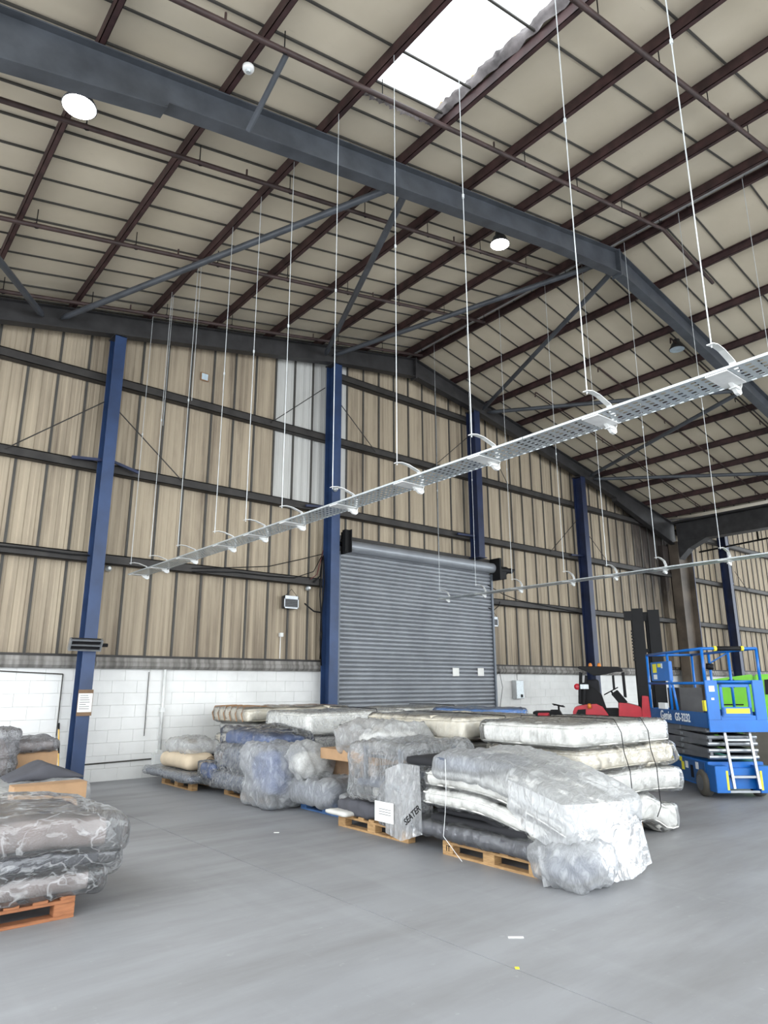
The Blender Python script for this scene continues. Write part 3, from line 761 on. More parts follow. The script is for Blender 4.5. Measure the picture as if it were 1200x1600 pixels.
# wall equipment ----------------------------------------------------------
def heater_panel(px, py, Y, w_, h_, label, tilt=0):
    p = at(px, py, Y=Y); t = thing('wall_heater', p, label, 'heater')
    R = Matrix.Translation(p) @ Matrix.Rotation(math.radians(tilt), 4, 'X')
    MB().box(-w_/2, w_/2, 0, .1, -h_/2, h_/2, R).build('casing', M['steel_dk'], t, bevel=.008)
    mb = MB(); mb.box(-w_/2, w_/2, -.015, 0, h_/2-.07, h_/2, R).box(-w_/2, w_/2, -.015, 0, -h_/2, -h_/2+.03, R).box(-w_/2, -w_/2+.02, -.015, 0, -h_/2, h_/2, R).box(w_/2-.02, w_/2, -.015, 0, -h_/2, h_/2, R)
    mb.build('frame', M['alu'], t)
    for k in range(5):
        zz = -h_/2+.05+(h_-.14)*k/4
        MB().box(-w_/2+.02, w_/2-.02, -.012, -.004, zz-.005, zz+.005, R).build('grille_bar', M['lift_grey'], t)
    return t, R
t, R = heater_panel(455, 941, 12.62, .36, .27, 'black grilled heater hung on a wire below the girt, left of the roller door')
p = t.location; MB().tube([p+Vector((-.15, 0, .13)), p+Vector((0, 0, .28)), p+Vector((.15, 0, .13))], .006, 5).build('hanging_wire', M['black'], t)
t, R = heater_panel(771, 971, 12.62, .36, .26, 'black grilled heater just right of the roller door')
p = t.location; MB().tube([p+Vector((-.15, 0, .13)), p+Vector((0, 0, .28)), p+Vector((.15, 0, .13))], .006, 5).build('hanging_wire', M['black'], t)
# infrared heater on first column
p = at(134, 1008, Y=12.1); t = thing('infrared_heater', p, 'silver infrared tube heater on the left blue column', 'heater')
R = Matrix.Translation(p) @ Matrix.Rotation(math.radians(28), 4, 'X')
mb = MB(); mb.box(-.24, .24, -.02, .0, .075, .1, R).box(-.24, .24, -.02, 0, -.1, -.075, R).box(-.26, -.235, -.03, .06, -.1, .1, R).box(.235, .26, -.03, .06, -.1, .1, R).box(-.24, .24, -.02, 0, -.012, .012, R)
mb.build('frame', M['alu'], t)
MB().box(-.24, .24, .04, .06, -.1, .1, R).build('reflector', M['steel_dk'], t)
for zz in (-.045, .045): MB().tube([R @ Vector((-.23, .01, zz)), R @ Vector((.23, .01, zz))], .014, 8).build('heating_tube', M['black'], t)
MB().tube([R @ Vector((.26, .02, 0)), R @ Vector((.36, .02, 0))], .03, 8).build('terminal_box', M['black'], t)
MB().beam(R @ Vector((0, .05, 0)), (3.66, 12.28, p.z+.02), .05, .03).build('bracket', M['black'], t)
# square sign frame high on the lining
p = at(320, 589, Y=12.77); o = thing('wall_plate', p, 'small square plate with brown edge high on the tan lining', 'plate')
MB().box(p.x-.09, p.x+.09, 12.765, 12.785, p.z-.09, p.z+.09).build('edge', M['brown_tape'], o)
MB().box(p.x-.07, p.x+.07, 12.758, 12.766, p.z-.07, p.z+.07).build('face', M['lamp_off'], o)
# bells / detectors
for (px, py, Y, la) in ((170, 888, 12.7, 'small round white sounder beside the left blue column'), (482, 919, 12.7, 'small round white sounder left of the roller door column'),
                        (525, 764, 12.22, 'small white detector on the column left of the roller door')):
    p = at(px, py, Y=Y); t = thing('alarm_sounder', p, la, 'alarm')
    MB().lathe([(.055, .05), (.06, .02), (.045, -.01), (.03, -.03)], p, 'Y', 16).build('body', M['galv'], t, smooth=True)
    MB().lathe([(.03, -.035), (.028, -.05)], p, 'Y', 12).build('dome', M['white_metal'], t)
    MB().box(p.x-.02, p.x+.02, p.y+.04, p.y+.10, p.z-.02, p.z+.02).build('mount', M['white_metal'], t)
# conduit, junction box, pipes on the block wall
t = thing('wall_conduit', (5.1, 12.8, 0), 'white vertical conduit with couplers on the white block wall', 'conduit')
a = at(259, 1030, Y=12.80); b = at(249, 1176, Y=12.80); a.x = b.x = (a.x+b.x)/2
MB().tube([(a.x, 12.80, a.z), (a.x, 12.80, b.z)], .028, 10).build('pipe', M['white_metal'], t, smooth=True)
MB().box(a.x-.045, a.x+.045, 12.76, 12.85, 1.13, 1.21).build('coupler', M['white_metal'], t)
MB().box(a.x-.05, a.x+.05, 12.76, 12.85, b.z, b.z+.05).build('coupler', M['white_metal'], t)
t = thing('junction_box', (a.x, 12.8, .3), 'white junction box low on the wall under the vertical conduit', 'junction box')
MB().box(a.x-.13, a.x+.13, 12.74, 12.84, b.z-.26, b.z).build('case', M['white_metal'], t, bevel=.006)
MB().box(a.x-.11, a.x+.11, 12.73, 12.74, b.z-.24, b.z-.02).build('lid', M['white'], t)
mb = MB().tube([(a.x-.13, 12.82, b.z-.1), (3.9, 12.82, b.z-.12)], .012, 8)
tag(mb.build('low_conduit', M['strip']), 'thin grey conduit running low along the block wall from the column to the junction box', 'conduit')
zt = 1.86
tag(MB().tube([(3.42, 12.82, 1.8), (3.42, 12.82, .75)], .01, 6).tube([(3.42, 12.82, 1.8), (2.0, 12.82, 1.86)], .01, 6).build('thin_conduit', M['strip']) , 'thin grey conduit dropping down the block wall left of the blue column', 'conduit')
tag(MB().tube([(4.92, 12.82, 1.85), (4.92, 12.82, .72)], .007, 6).build('thin_conduit', M['strip']), 'hair thin cable running down the block wall just left of the white conduit', 'cable')
# switch with thin white cable on lining
p = at(438, 992, Y=12.78); t = thing('wall_switch', p, 'small white switch box with a thin conduit on the tan lining', 'switch')
MB().box(p.x-.04, p.x+.04, 12.72, 12.78, p.z-.04, p.z+.04).build('box', M['white_metal'], t); MB().tube([(p.x, 12.77, p.z), (p.x, 12.77, 2.15)], .009, 6).build('conduit', M['white_metal'], t)
# grey control box and conduits right of the door
p = at(808, 1078, Y=12.8); t = thing('control_box', p, 'grey electrical control box on the white wall right of the roller door', 'control box')
MB().box(p.x-.17, p.x+.17, 12.70, 12.84, p.z-.24, p.z+.26).build('case', plain('light_grey_box', (178, 180, 180), .5), t, bevel=.008)
MB().box(p.x-.15, p.x+.15, 12.69, 12.70, p.z-.22, p.z+.24).build('lid', M['galv'], t)
MB().box(p.x+.02, p.x+.10, 12.68, 12.69, p.z-.2, p.z-.12).build('switch', M['black'], t)
MB().tube([(p.x, 12.78, p.z+.26), (p.x+.02, 12.8, p.z+.45), (p.x, 12.8, 2.1)], .008, 6).build('cable', M['strip'], t)
p = at(772, 1080, Y=12.7); t = thing('door_control', p, 'red and white push button station beside the roller door', 'switch')
MB().box(p.x-.04, p.x+.04, 12.66, 12.74, p.z-.1, p.z+.06).build('case', M['white_metal'], t); MB().box(p.x-.035, p.x+.035, 12.64, 12.66, p.z-.09, p.z-.03).build('button', M['red'], t)
MB().tube([(p.x, 12.66, p.z+.06), (p.x+.02, 12.64, p.z+.4), (p.x+.18, 12.64, p.z+.5), (p.x+.28, 12.64, p.z+.1), (p.x+.15, 12.64, p.z-.4)], .007, 6).build('cable', M['black'], t)
# loose cables
t = thing('cable_bundle', (8.7, 12.55, 4), 'bundle of loose black and red cables beside the column left of the roller door', 'cables')
for i, pts in enumerate((((300, 888), (360, 887), (420, 885), (470, 874), (503, 866)), ((300, 893), (370, 894), (420, 900), (460, 903), (490, 893), (503, 868)),
                         ((485, 905), (495, 898), (500, 880), (505, 860)), ((490, 910), (500, 900), (504, 870)), ((505, 868), (506, 880), (507, 910), (502, 960), (500, 1000), (502, 1040)),
                         ((476, 943), (490, 955), (501, 957)), ((503, 870), (500, 930), (503, 990), (500, 1030)))):
    P = [at(*q, Y=12.56) for q in pts]
    MB().tube(P, .010 if i < 3 else .016, 6).build('cable', M['darkred'] if i == 2 else M['black'], t, smooth=True)
t = thing('rail_cable', (1, 12.55, 4), 'thin dark cable lying along the lowest left girt', 'cable')
MB().tube([at(q[0], q[1], Y=12.56) for q in ((-60, 849), (0, 853), (50, 858), (110, 866), (140, 868))], .012, 6).build('cable', M['black'], t)
t = thing('rail_cable', (15, 12.55, 3.8), 'dark cable looping over the girt right of the roller door', 'cable')
MB().tube([at(q[0], q[1], Y=12.56) for q in ((762, 914), (785, 928), (810, 938), (850, 946), (905, 957))], .012, 6).tube([at(q[0], q[1], Y=12.56) for q in ((763, 950), (772, 953), (780, 946), (781, 940))], .012, 6).build('cable', M['black'], t)
# notice on the column
p = at(133, 1098, Y=12.25); t = thing('column_notice', p, 'white handwritten notice backed by cardboard on the left blue column', 'notice')
MB().box(p.x-.12, p.x+.12, 12.255, 12.268, p.z-.21, p.z+.21).build('card_backing', M['card_dk'], t); MB().box(p.x-.115, p.x+.11, 12.248, 12.255, p.z-.15, p.z+.15).build('sheet', M['paper'], t)
mb = MB()
for k in range(7): mb.box(p.x-.09, p.x-.09+random.uniform(.1, .17), 12.2465, 12.248, p.z+.11-k*.035, p.z+.118-k*.035)
mb.build('writing', M['steel_dk'], t)

# yellow pole leaning by the column
t = thing('cleaning_pole', (3.4, 12.6, 0), 'yellow pole with black grip leaning on the white wall by the left column', 'pole')
a = at(92, 1130, Y=12.78); b = Vector((a.x-.02, 12.35, 0.02)); d = (b-a)
MB().tube([a, a+d*.10], .016, 8).build('tip', M['black'], t); MB().tube([a+d*.10, b], .013, 8).build('shaft', M['pole_y'], t); MB().tube([a+d*.32, a+d*.48], .017, 8).build('grip', M['black'], t)
t = thing('thin_rod', (3.3, 12.6, 0), 'thin grey metal rod leaning beside the yellow pole', 'rod')
a = at(87, 1150, Y=12.80); MB().tube([a, (a.x-.10, 12.5, 0.01)], .008, 6).build('shaft', M['galv'], t); MB().lathe([(.02, 0), (.02, .03)], (a.x-.10, 12.5, .0), n=8).build('foot', M['black'], t)

# ================================================================== goods on the floor
def rbox(sx, sy, sz, r, res, fn=None, amp=0, ns=3., seed=0, ridged=0):
    """rounded box surface grid centred on x,y with base at z=0"""
    nx = max(2, int(sx/res)); ny = max(2, int(sy/res)); nz = max(2, int(sz/res))
    hx, hy, hz = sx/2, sy/2, sz/2; r = min(r, hx, hy, hz)
    idx = {}; vs = []; fs = []
    def vert(i, j, k):
        key = (i, j, k)
        if key in idx: return idx[key]
        p = Vector((-hx+sx*i/nx, -hy+sy*j/ny, -hz+sz*k/nz))
        q = Vector((max(-hx+r, min(hx-r, p.x)), max(-hy+r, min(hy-r, p.y)), max(-hz+r, min(hz-r, p.z))))
        d = p-q
        if d.length > 1e-9: n_ = d.normalized(); p = q+n_*r
        else: n_ = Vector((0, 0, 0))
        if d.length < 1e-9:
            n_ = Vector((0, 0, 1)) if k == nz else Vector((0, 0, -1)) if k == 0 else Vector((1 if i == nx else -1, 0, 0)) if i in (0, nx) else Vector((0, 1 if j == ny else -1, 0))
        if amp:
            s_ = Vector((seed*7.3, seed*3.1, seed*1.7)); v = noise.noise(p*ns+s_)
            if ridged:
                w_ = Vector((p.x*1.6+p.z*.7, p.y*1.6-p.z*.6, p.z*1.1))*ns
                v = v*.45+(.35-abs(noise.noise(w_*1.3+s_)))*ridged*1.1+(.25-abs(noise.noise(Vector((w_.x*2.6, w_.y*2.6, w_.z*.9))+s_)))*ridged*.45
            p = p+n_*amp*v
        p = p+Vector((0, 0, hz))
        if fn: p = fn(p)
        idx[key] = len(vs); vs.append(p); return idx[key]
    for k in (0, nz):
        for i in range(nx):
            for j in range(ny):
                a, b, c, d = vert(i, j, k), vert(i+1, j, k), vert(i+1, j+1, k), vert(i, j+1, k); fs.append((a, b, c, d) if k else (d, c, b, a))
    for j in (0, ny):
        for i in range(nx):
            for k in range(nz):
                a, b, c, d = vert(i, j, k), vert(i+1, j, k), vert(i+1, j, k+1), vert(i, j, k+1); fs.append((a, b, c, d) if j == 0 else (d, c, b, a))
    for i in (0, nx):
        for j in range(ny):
            for k in range(nz):
                a, b, c, d = vert(i, j, k), vert(i, j+1, k), vert(i, j+1, k+1), vert(i, j, k+1); fs.append((a, b, c, d) if i else (d, c, b, a))
    return MB().add(vs, fs)
def soft(name, x0, x1, y0, y1, z0, z1, mt, parent=None, r=.07, amp=.02, seed=1, ns=2.5, res=.05, ridged=0, bend=None, smooth=True):
    cx, cy = (x0+x1)/2, (y0+y1)/2
    def fn(p):
        q = Vector((p.x+cx, p.y+cy, p.z+z0))
        return bend(q) if bend else q
    return rbox(x1-x0, y1-y0, z1-z0, r, res, fn, amp, ns, seed, ridged).build(name, M[mt] if isinstance(mt, str) else mt, parent, smooth=smooth)
def film(name, x0, x1, y0, y1, z0, z1, parent, mt="film", amp=.05, seed=1, bend=None, res=.035, r=.08, ns=3.0):
    amp *= .6
    return soft(name, x0, x1, y0, y1, z0, z1, mt, parent, r, amp, seed, ns, res, .9, bend)
def pallet(x0, y0, lx, ly, label, mt='wood', bottom='Y', letters=None):
    """stringers and blocks of a standard pallet; deck boards run across"""
    t = thing('pallet', (x0+lx/2, y0+ly/2, 0), label, 'pallet'); H = .144
    def bx(n, *a): return MB().box(*a).build(n, M[mt], t, bevel=.003)
    # top deck boards along Y or X
    if bottom == 'Y':
        for i in range(3):
            x = x0+(lx-.1)*i/2; bx('bottom_board', x, x+.1, y0, y0+ly, .0, .022)
            for j in range(3):
                y = y0+(ly-.14)*j/2; bx('pallet_block', x, x+.1, y, y+.14, .022, .1)
            bx('stringer', x, x+.1, y0, y0+ly, .1, .122)
        for j in range(7):
            y = y0+(ly-.1)*j/6; bx('deck_board', x0, x0+lx, y, y+.1, .122, H)
    else:
        for i in range(3):
            y = y0+(ly-.1)*i/2; bx('bottom_board', x0, x0+lx, y, y+.1, 0, .022)
            for j in range(3):
                x = x0+(lx-.14)*j/2; bx('pallet_block', x, x+.14, y, y+.1, .022, .1)
            bx('stringer', x0, x0+lx, y, y+.1, .1, .122)
        for j in range(7):
            x = x0+(lx-.1)*j/6; bx('deck_board', x, x+.1, y0, y0+ly, .122, H)
    return t
def carton(x0, x1, y0, y1, z0, z1, label, mt='card', rot=0, parent_cat='box'):
    c = Vector(((x0+x1)/2, (y0+y1)/2, z0)); t = thing('carton', c, label, 'box')
    R = Matrix.Translation(c) @ Matrix.Rotation(rot, 4, 'Z'); hx, hy, h = (x1-x0)/2, (y1-y0)/2, z1-z0
    MB().box(-hx, hx, -hy, hy, 0, h-.004, R).build('body', M[mt], t, bevel=.004)
    MB().box(-hx, hx, -hy, -.003, h-.004, h, R).build('flap', M[mt], t); MB().box(-hx, hx, .003, hy, h-.004, h, R).build('flap', M[mt], t)
    MB().box(-hx-.001, hx+.001, -.025, .025, h, h+.001, R).build('tape', M['brown_tape'], t)
    return t
def mattress(x0, x1, y0, y1, z0, z1, label, mt='mw', group=None, seed=1, bend=None, amp=.03, filmmt='film_thin', wrap=True, r=.09, fgrow=.02, group_cat='mattress', famp=.05):
    t = thing('mattress', ((x0+x1)/2, (y0+y1)/2, z0), label, group_cat, group)
    soft('body', x0, x1, y0, y1, z0, z1, mt, t, r, amp, seed, 2.2, .06, 0, bend)
    pz = (z0+z1)/2
    # piping line top and bottom
    for zz in (z0+.035, z1-.035):
        e = .004; rr = r*.8; P = []
        for (cx, cy, a0) in ((x1-rr, y1-rr, 0), (x0+rr, y1-rr, 90), (x0+rr, y0+rr, 180), (x1-rr, y0+rr, 270)):
            for k in range(4):
                a = math.radians(a0+k*30); q = Vector((cx+(rr+e)*math.cos(a), cy+(rr+e)*math.sin(a), zz))
                P.append(q)
        PP = []
        for i in range(len(P)):
            a, b = P[i], P[(i+1) % len(P)]; m_ = max(1, int((b-a).length/.12))
            PP += [a.lerp(b, k/m_) for k in range(m_)]
        s7 = Vector((seed*7.3, seed*3.1, seed*1.7)); cc = Vector(((x0+x1)/2, (y0+y1)/2, (z0+z1)/2)); Q = []
        for q in PP:
            l = q-cc; n2 = Vector((l.x/(x1-x0), l.y/(y1-y0), 0)); 
            d = Vector((math.copysign(1, n2.x), 0, 0)) if abs(n2.x) > abs(n2.y) else Vector((0, math.copysign(1, n2.y), 0))
            q = q+d*amp*noise.noise(l*2.2+s7)
            Q.append(bend(q) if bend else q)
        MB().tube(Q, .007, 6, closed=True).build('piping', M[mt], t, smooth=True)
    if wrap: film('plastic_wrap', x0-fgrow, x1+fgrow, y0-fgrow, y1+fgrow, z0-.005, z1+fgrow*.6, t, filmmt, famp, seed+20, bend)
    return t

# ---- stack B: four white mattresses strapped together -----------------
pallet(6.42, 4.5, 1.0, 1.2, 'wooden pallet under the strapped white mattress stack', 'wood', 'X')
def droop(x_edge, k):
    def f(q):
        d = max(0, q.x-x_edge); q = q.copy(); q.z = max(.03+(q.z*.25 if q.z < .5 else 0), q.z-k*d*d) if k else q.z; return q
    return f
mattress(6.15, 8.0, 4.42, 5.72, .95, 1.2, 'white plastic wrapped mattress on top of the strapped stack beside the blue lift', 'mw', None, 1, None, .03)
mattress(6.25, 8.12, 4.40, 5.70, .71, .94, 'cream wrapped mattress second from top in the strapped stack', 'mc', None, 2, None, .045, famp=.09, fgrow=.03)
mattress(6.2, 8.2, 4.40, 5.70, .44, .70, 'white wrapped mattress third from top in the strapped stack', 'mw', None, 3, lambda q: Vector((q.x, q.y, q.z-.05*max(0, q.x-7.2)**2)), .035)
mattress(6.3, 7.95, 4.36, 5.6, .15, .43, 'white wrapped mattress at the bottom of the strapped stack, drooping to the floor', 'mw', None, 4,
         lambda q: Vector((q.x, q.y, q.z-.14*min(1, max(0, (q.x-7.42)/.25)))), .035)
t = thing('strap', (6.9, 4.38, .2), 'pair of thin black straps tied round the white mattress stack', 'strap')
for x in (6.88, 7.42):
    P = [(x, 5.75, 1.0), (x, 5.7, 1.235), (x, 5.0, 1.245), (x+.01, 4.42, 1.235), (x+.03, 4.355, 1.1), (x+.06, 4.36, .9), (x+.10, 4.33, .7), (x+.12, 4.34, .5), (x+.08, 4.31, .3), (x+.0, 4.32, .2)]
    MB().tube(P, .005, 5).build('strap_loop', M['black'], t, smooth=True)

# ---- stack A: nearest pallet --------------------------------------------
pA = pallet(5.08, 4.07, .96, 1.2, 'front wooden pallet of the nearest pile, block marked with letters', 'wood', 'Y')
text_mesh('painted_mark', 'IT', .075, M['black'], Matrix.Translation((5.077, 5.19, .062)) @ Matrix.Rotation(math.radians(-90), 4, 'Z') @ Matrix.Rotation(math.radians(90), 4, 'X'), pA, .001)
def sagA(k0, k1, edge=4.35, pw=2.0):
    def f(q):
        d = max(0, edge-q.y); return Vector((q.x+.10*d, q.y, max(.02+.12*q.z, q.z-k0*d**pw-k1*d)))
    return f
th = thing('headboard', (5.5, 4.8, .15), 'dark grey fabric headboard at the bottom of the nearest pallet, in thin film', 'headboard')
soft('body', 5.0, 6.05, 3.95, 5.75, .146, .27, 'char', th, .03, .02, 5, 3, .06, 0, lambda q: Vector((q.x, q.y, q.z+.03*max(0, q.y-5.2))))
film('plastic_wrap', 4.97, 6.07, 3.9, 5.85, .145, .30, th, 'film_thin', .07, 6)
th = thing('headboard', (5.5, 4.8, .3), 'black fabric headboards under the drooping mattresses on the nearest pallet', 'headboard')
soft('body', 5.06, 6.0, 4.2, 5.42, .275, .35, 'blackf', th, .03, .03, 7, 3, .05)
soft('second_layer', 5.10, 6.0, 4.05, 5.38, .355, .425, 'blackf', th, .03, .03, 8, 3, .05, 0, sagA(.3, .25, 4.7))
mattress(5.02, 6.05, 3.82, 5.5, .43, .59, 'lower of two thin white mattresses sagging over the nearest pallet', 'mw', None, 9, sagA(.22, .06, 4.9), .02, 'film_thin', r=.07)
mattress(5.04, 6.05, 3.78, 5.48, .60, .77, 'upper of two thin white mattresses sagging over the nearest pallet', 'mw', None, 10, sagA(.20, .05, 4.9), .02, 'film_thin', r=.07)
th = thing('headboard', (5.5, 4.9, .9), 'long black padded board lying on top of the nearest pile', 'headboard')
soft('body', 5.02, 5.7, 5.15, 5.74, .79, .87, 'blackf', th, .025, .01, 11, 3, .05, 0, lambda q: Vector((q.x, q.y, q.z+.01)))
soft('grey_cover', 5.0, 5.8, 4.72, 5.28, .80, .90, 'slate', th, .03, .03, 12, 3.0, .05, 0, sagA(.20, .05, 4.9))
film('plastic_wrap', 4.96, 6.08, 3.72, 5.32, .70, .95, th, 'film_milk', .10, 13, sagA(.20, .05, 4.9))
# big loose film falling over the right end of the pile
def drape(name, pts_top, pts_bot, parent, mt, seed, n=40, m_=26, amp=.06):
    """hanging curtain of film between two polylines"""
    def samp(P, t):
        t *= len(P)-1; i = min(int(t), len(P)-2); return Vector(P[i]).lerp(Vector(P[i+1]), t-i)
    vs = []
    for i in range(n+1):
        a = samp(pts_top, i/n); b = samp(pts_bot, i/n)
        for j in range(m_+1):
            t = j/m_; p = a.lerp(b, t); s_ = Vector((seed*5.1, seed, 0)); e = math.sin(math.pi*min(1, t*1.4+.1))
            d = abs(noise.noise(Vector((i*.16, j*.04, seed))))*1.8-.4+noise.noise(p*2+s_)*.7
            p = p+Vector((-.6, -.8, .1))*amp*d*(.4+t)
            if p.z < .012: p.z = .012
            vs.append(p)
    fs = [(i*(m_+1)+j, (i+1)*(m_+1)+j, (i+1)*(m_+1)+j+1, i*(m_+1)+j+1) for i in range(n) for j in range(m_)]
    return MB().add(vs, fs).build(name, M[mt], parent, smooth=True)
t = thing('plastic_sheet', (5.5, 3.3, .02), 'large clear plastic sheet hanging over the right end of the nearest pile to the floor', 'plastic sheet')
drape('sheet', [(4.97, 4.3, .78), (4.95, 4.1, .74), (4.98, 3.74, .64), (5.3, 3.70, .62), (5.7, 3.70, .60), (6.1, 3.74, .56)],
      [(4.94, 4.3, .56), (4.92, 4.08, .40), (4.98, 3.66, .20), (5.4, 3.56, .03), (5.85, 3.60, .02), (6.2, 3.72, .03)], t, 'film_milk', 3, amp=.04)
t = thing('plastic_bag', (5.1, 4.0, .05), 'crumpled clear plastic bag at the right corner of the nearest pallet', 'plastic bag')
soft('bag', 4.88, 5.42, 3.5, 4.1, .03, .34, 'film_milk', t, .13, .09, 31, 4.2, .025, .8)
soft('grey_contents', 4.98, 5.4, 3.6, 4.05, .05, .26, 'slate', t, .1, .05, 33, 5, .04)
MB().tube([(4.93, 3.96, .30), (4.92, 3.94, .16), (4.93, 3.9, .012)], [.015, .02, .035], 6).build('loose_end', M['film_milk'], t)
t = thing('string', (5, 4.9, .1), 'thin pale string dangling down the side of the nearest pile', 'string')
MB().tube([(4.93, 5.05, .9), (4.95, 5.07, .6), (4.96, 5.10, .4), (4.95, 5.12, .2), (4.96, 4.95, .06), (4.95, 4.88, .02)], .0025, 5).build('string_length', M['white'], t)
# film flap at the left end of the pile, with printed mark
t = thing('plastic_flap', (5.1, 5.6, .1), 'transparent plastic flap with printed black lettering between the two pallets', 'plastic sheet')
drape('sheet', [(5.0, 6.05, .72), (5.0, 5.8, .80), (5.0, 5.5, .80)], [(4.96, 6.0, .10), (4.95, 5.75, .06), (4.98, 5.45, .16)], t, 'film_milk', 9, amp=.02)
R = Matrix.Translation(at(644, 1274, X=4.86)) @ Matrix.Rotation(math.radians(-90), 4, 'Z') @ Matrix.Rotation(math.radians(90), 4, 'X') @ Matrix.Rotation(math.radians(38), 4, 'Z')
text_mesh('printed_word', 'SEATER', .085, M['black'], R, t, .001, .002)

# ---- S3: cream mattresses with a blue one behind -------------------------
pallet(6.38, 6.2, 1.2, 1.0, 'pallet under the cream mattresses in front of the roller door', 'wood', 'X')
mattress(6.35, 7.6, 6.15, 7.3, .16, .42, 'bottom mattress of the cream stack in front of the roller door', 'mg', None, 41)
mattress(6.35, 7.6, 6.15, 7.3, .43, .68, 'third mattress down in the cream stack in front of the roller door', 'mw', None, 42)
mattress(6.3, 7.65, 6.1, 7.3, .69, .92, 'grey sided mattress second from top of the cream stack', 'mg', None, 43)
mattress(6.25, 7.70, 6.08, 7.95, .93, 1.21, 'cream wrapped mattress on top of the middle stack, black strap across it', 'mc', None, 44, None, .03)
t = thing('strap', (7.2, 6.02, .5), 'single black strap round the cream mattress stack', 'strap')
MB().tube([(6.95, 8.0, .98), (6.95, 7.98, 1.23), (6.95, 6.7, 1.235), (6.95, 6.02, 1.22), (6.97, 5.98, 1.05), (6.97, 6.0, .7)], .006, 5).build('strap_loop', M['black'], t)
mattress(8.35, 9.2, 7.6, 8.7, .16, .66, 'pale mattress under the bright blue mattress in front of the roller door', 'mg', None, 45)
mattress(8.3, 9.25, 7.55, 8.7, .67, .92, 'white mattress directly below the bright blue one', 'mw', None, 46)
mattress(8.2, 9.25, 7.5, 8.7, .93, 1.23, 'bright blue wrapped mattress behind the cream stack', 'mb', None, 47, None, .03)
pallet(8.25, 7.65, 1.0, 1.0, 'pallet under the bright blue mattress stack', 'wood', 'X')
# ---- S4 ---------------------------------------------------------------
pallet(6.3, 9.2, 1.2, 1.0, 'pallet under the grey wrapped double bed stack left of the roller door', 'wood', 'X')
mattress(6.05, 7.95, 9.12, 10.35, .16, .50, 'bottom mattress of the pale stack left of the roller door', 'mg', None, 51, None, .02, 'film_grey')
mattress(6.03, 7.95, 9.10, 10.35, .51, .84, 'middle grey wrapped mattress of the pale stack left of the roller door', 'mg', None, 52, None, .02, 'film_grey')
tm = mattress(6.0, 8.0, 9.08, 10.35, .85, 1.19, 'top mattress of the pale stack left of the roller door, label on its side', 'mw', None, 53, None, .02, 'film')
MB().box(6.55, 6.8, 9.045, 9.05, .96, 1.01).build('label_patch', M['steel_dk'], tm); MB().box(6.85, 7.1, 9.045, 9.05, .96, 1.02).build('label_patch', M['galv'], tm)
t = thing('strap', (7.4, 9.0, .9), 'black strap round the pale mattress stack left of the roller door', 'strap')
MB().tube([(7.3, 10.4, .9), (7.3, 10.38, 1.23), (7.3, 9.7, 1.24), (7.3, 9.06, 1.23), (7.31, 9.02, 1.1), (7.33, 9.03, .8)], .007, 5).build('strap_loop', M['black'], t)
mattress(8.1, 9.6, 9.2, 10.35, .16, .86, 'thick white bed base behind the pale stack, in front of the roller door', 'mg', None, 54)
mattress(8.05, 9.65, 9.2, 10.35, .87, 1.22, 'white wrapped mattress just in front of the roller door, black strap at one end', 'mw', None, 55)
pallet(8.2, 9.25, 1.2, 1.0, 'pallet under the white bed base in front of the roller door', 'wood', 'X')
t = thing('strap', (9.4, 8.9, .9), 'black strap at the far end of the white mattress by the roller door', 'strap')
MB().tube([(9.2, 10.4, .9), (9.2, 10.38, 1.25), (9.2, 9.7, 1.26), (9.2, 9.17, 1.25), (9.21, 9.13, 1.1), (9.23, 9.15, .8)], .007, 5).build('strap_loop', M['black'], t)
# ---- S5: stack against the wall with taped top ----------------------------
pallet(6.2, 10.9, 1.2, 1.0, 'pallet under the tape striped mattress stack by the white wall', 'wood', 'X')
mattress(6.0, 8.0, 10.85, 12.05, .16, .48, 'lowest mattress of the stack by the white wall', 'mc', None, 61, None, .02)
mattress(5.95, 8.0, 10.85, 12.08, .49, .76, 'cream mattress second from the bottom of the stack by the white wall', 'mc', None, 62)
mattress(6.0, 8.0, 10.85, 12.0, .77, .97, 'thin taped mattress second from top of the stack by the white wall', 'mg', None, 63, None, .02)
tm = mattress(5.9, 8.05, 10.8, 12.1, .98, 1.22, 'top cream mattress with brown tape stripes by the white wall', 'mc', None, 64)
for i in range(6):
    y = 10.9+i*.22; MB().tube([(5.87, y, 1.0), (5.865, y+.06, 1.12), (5.93, y+.1, 1.235), (6.4, y+.15, 1.245)], .012, 5).build('tape_strip', M['brown_tape'], tm)
for i in range(5):
    x = 6.4+i*.35; MB().beam((x, 10.9, 1.245), (x+.15, 12.0, 1.245), .05, .004).build('tape_strip', M['brown_tape'], tm)

# ---- F1: low pallet, beige roll -------------------------------------------
pallet(4.95, 10.75, 1.0, 1.2, 'low wooden pallet at the left end of the row by the white wall', 'wood', 'Y')
t = thing('slab', (5.4, 11.4, .15), 'flat film wrapped slab on the leftmost low pallet', 'panel')
soft('body', 4.8, 6.0, 10.5, 12.35, .146, .24, 'slate', t, .04, .01, 71, 3, .06); film('plastic_wrap', 4.76, 6.03, 10.46, 12.4, .144, .27, t, 'film', .07, 72)
t = thing('foam_roll', (5.3, 11.4, .27), 'thick beige folded foam roll on the leftmost pallet', 'foam roll')
soft('roll', 4.92, 5.42, 10.9, 12.1, .27, .52, 'beige', t, .12, .02, 73, 3, .04)
P = [(5.3+.09*math.cos(a)*(1-.06*a), 10.885, .395+.09*math.sin(a)*(1-.06*a)) for a in [k*.5 for k in range(20)]]
MB().tube(P, .006, 5).build('spiral_edge', M['card_dk'], t)
soft('flap', 5.35, 5.95, 10.7, 11.0, .27, .36, 'beige', t, .03, .01, 74, 3, .05)
t = thing('plastic_bag', (5.3, 11.7, .53), 'milky crumpled plastic lying on the beige foam roll', 'plastic bag')
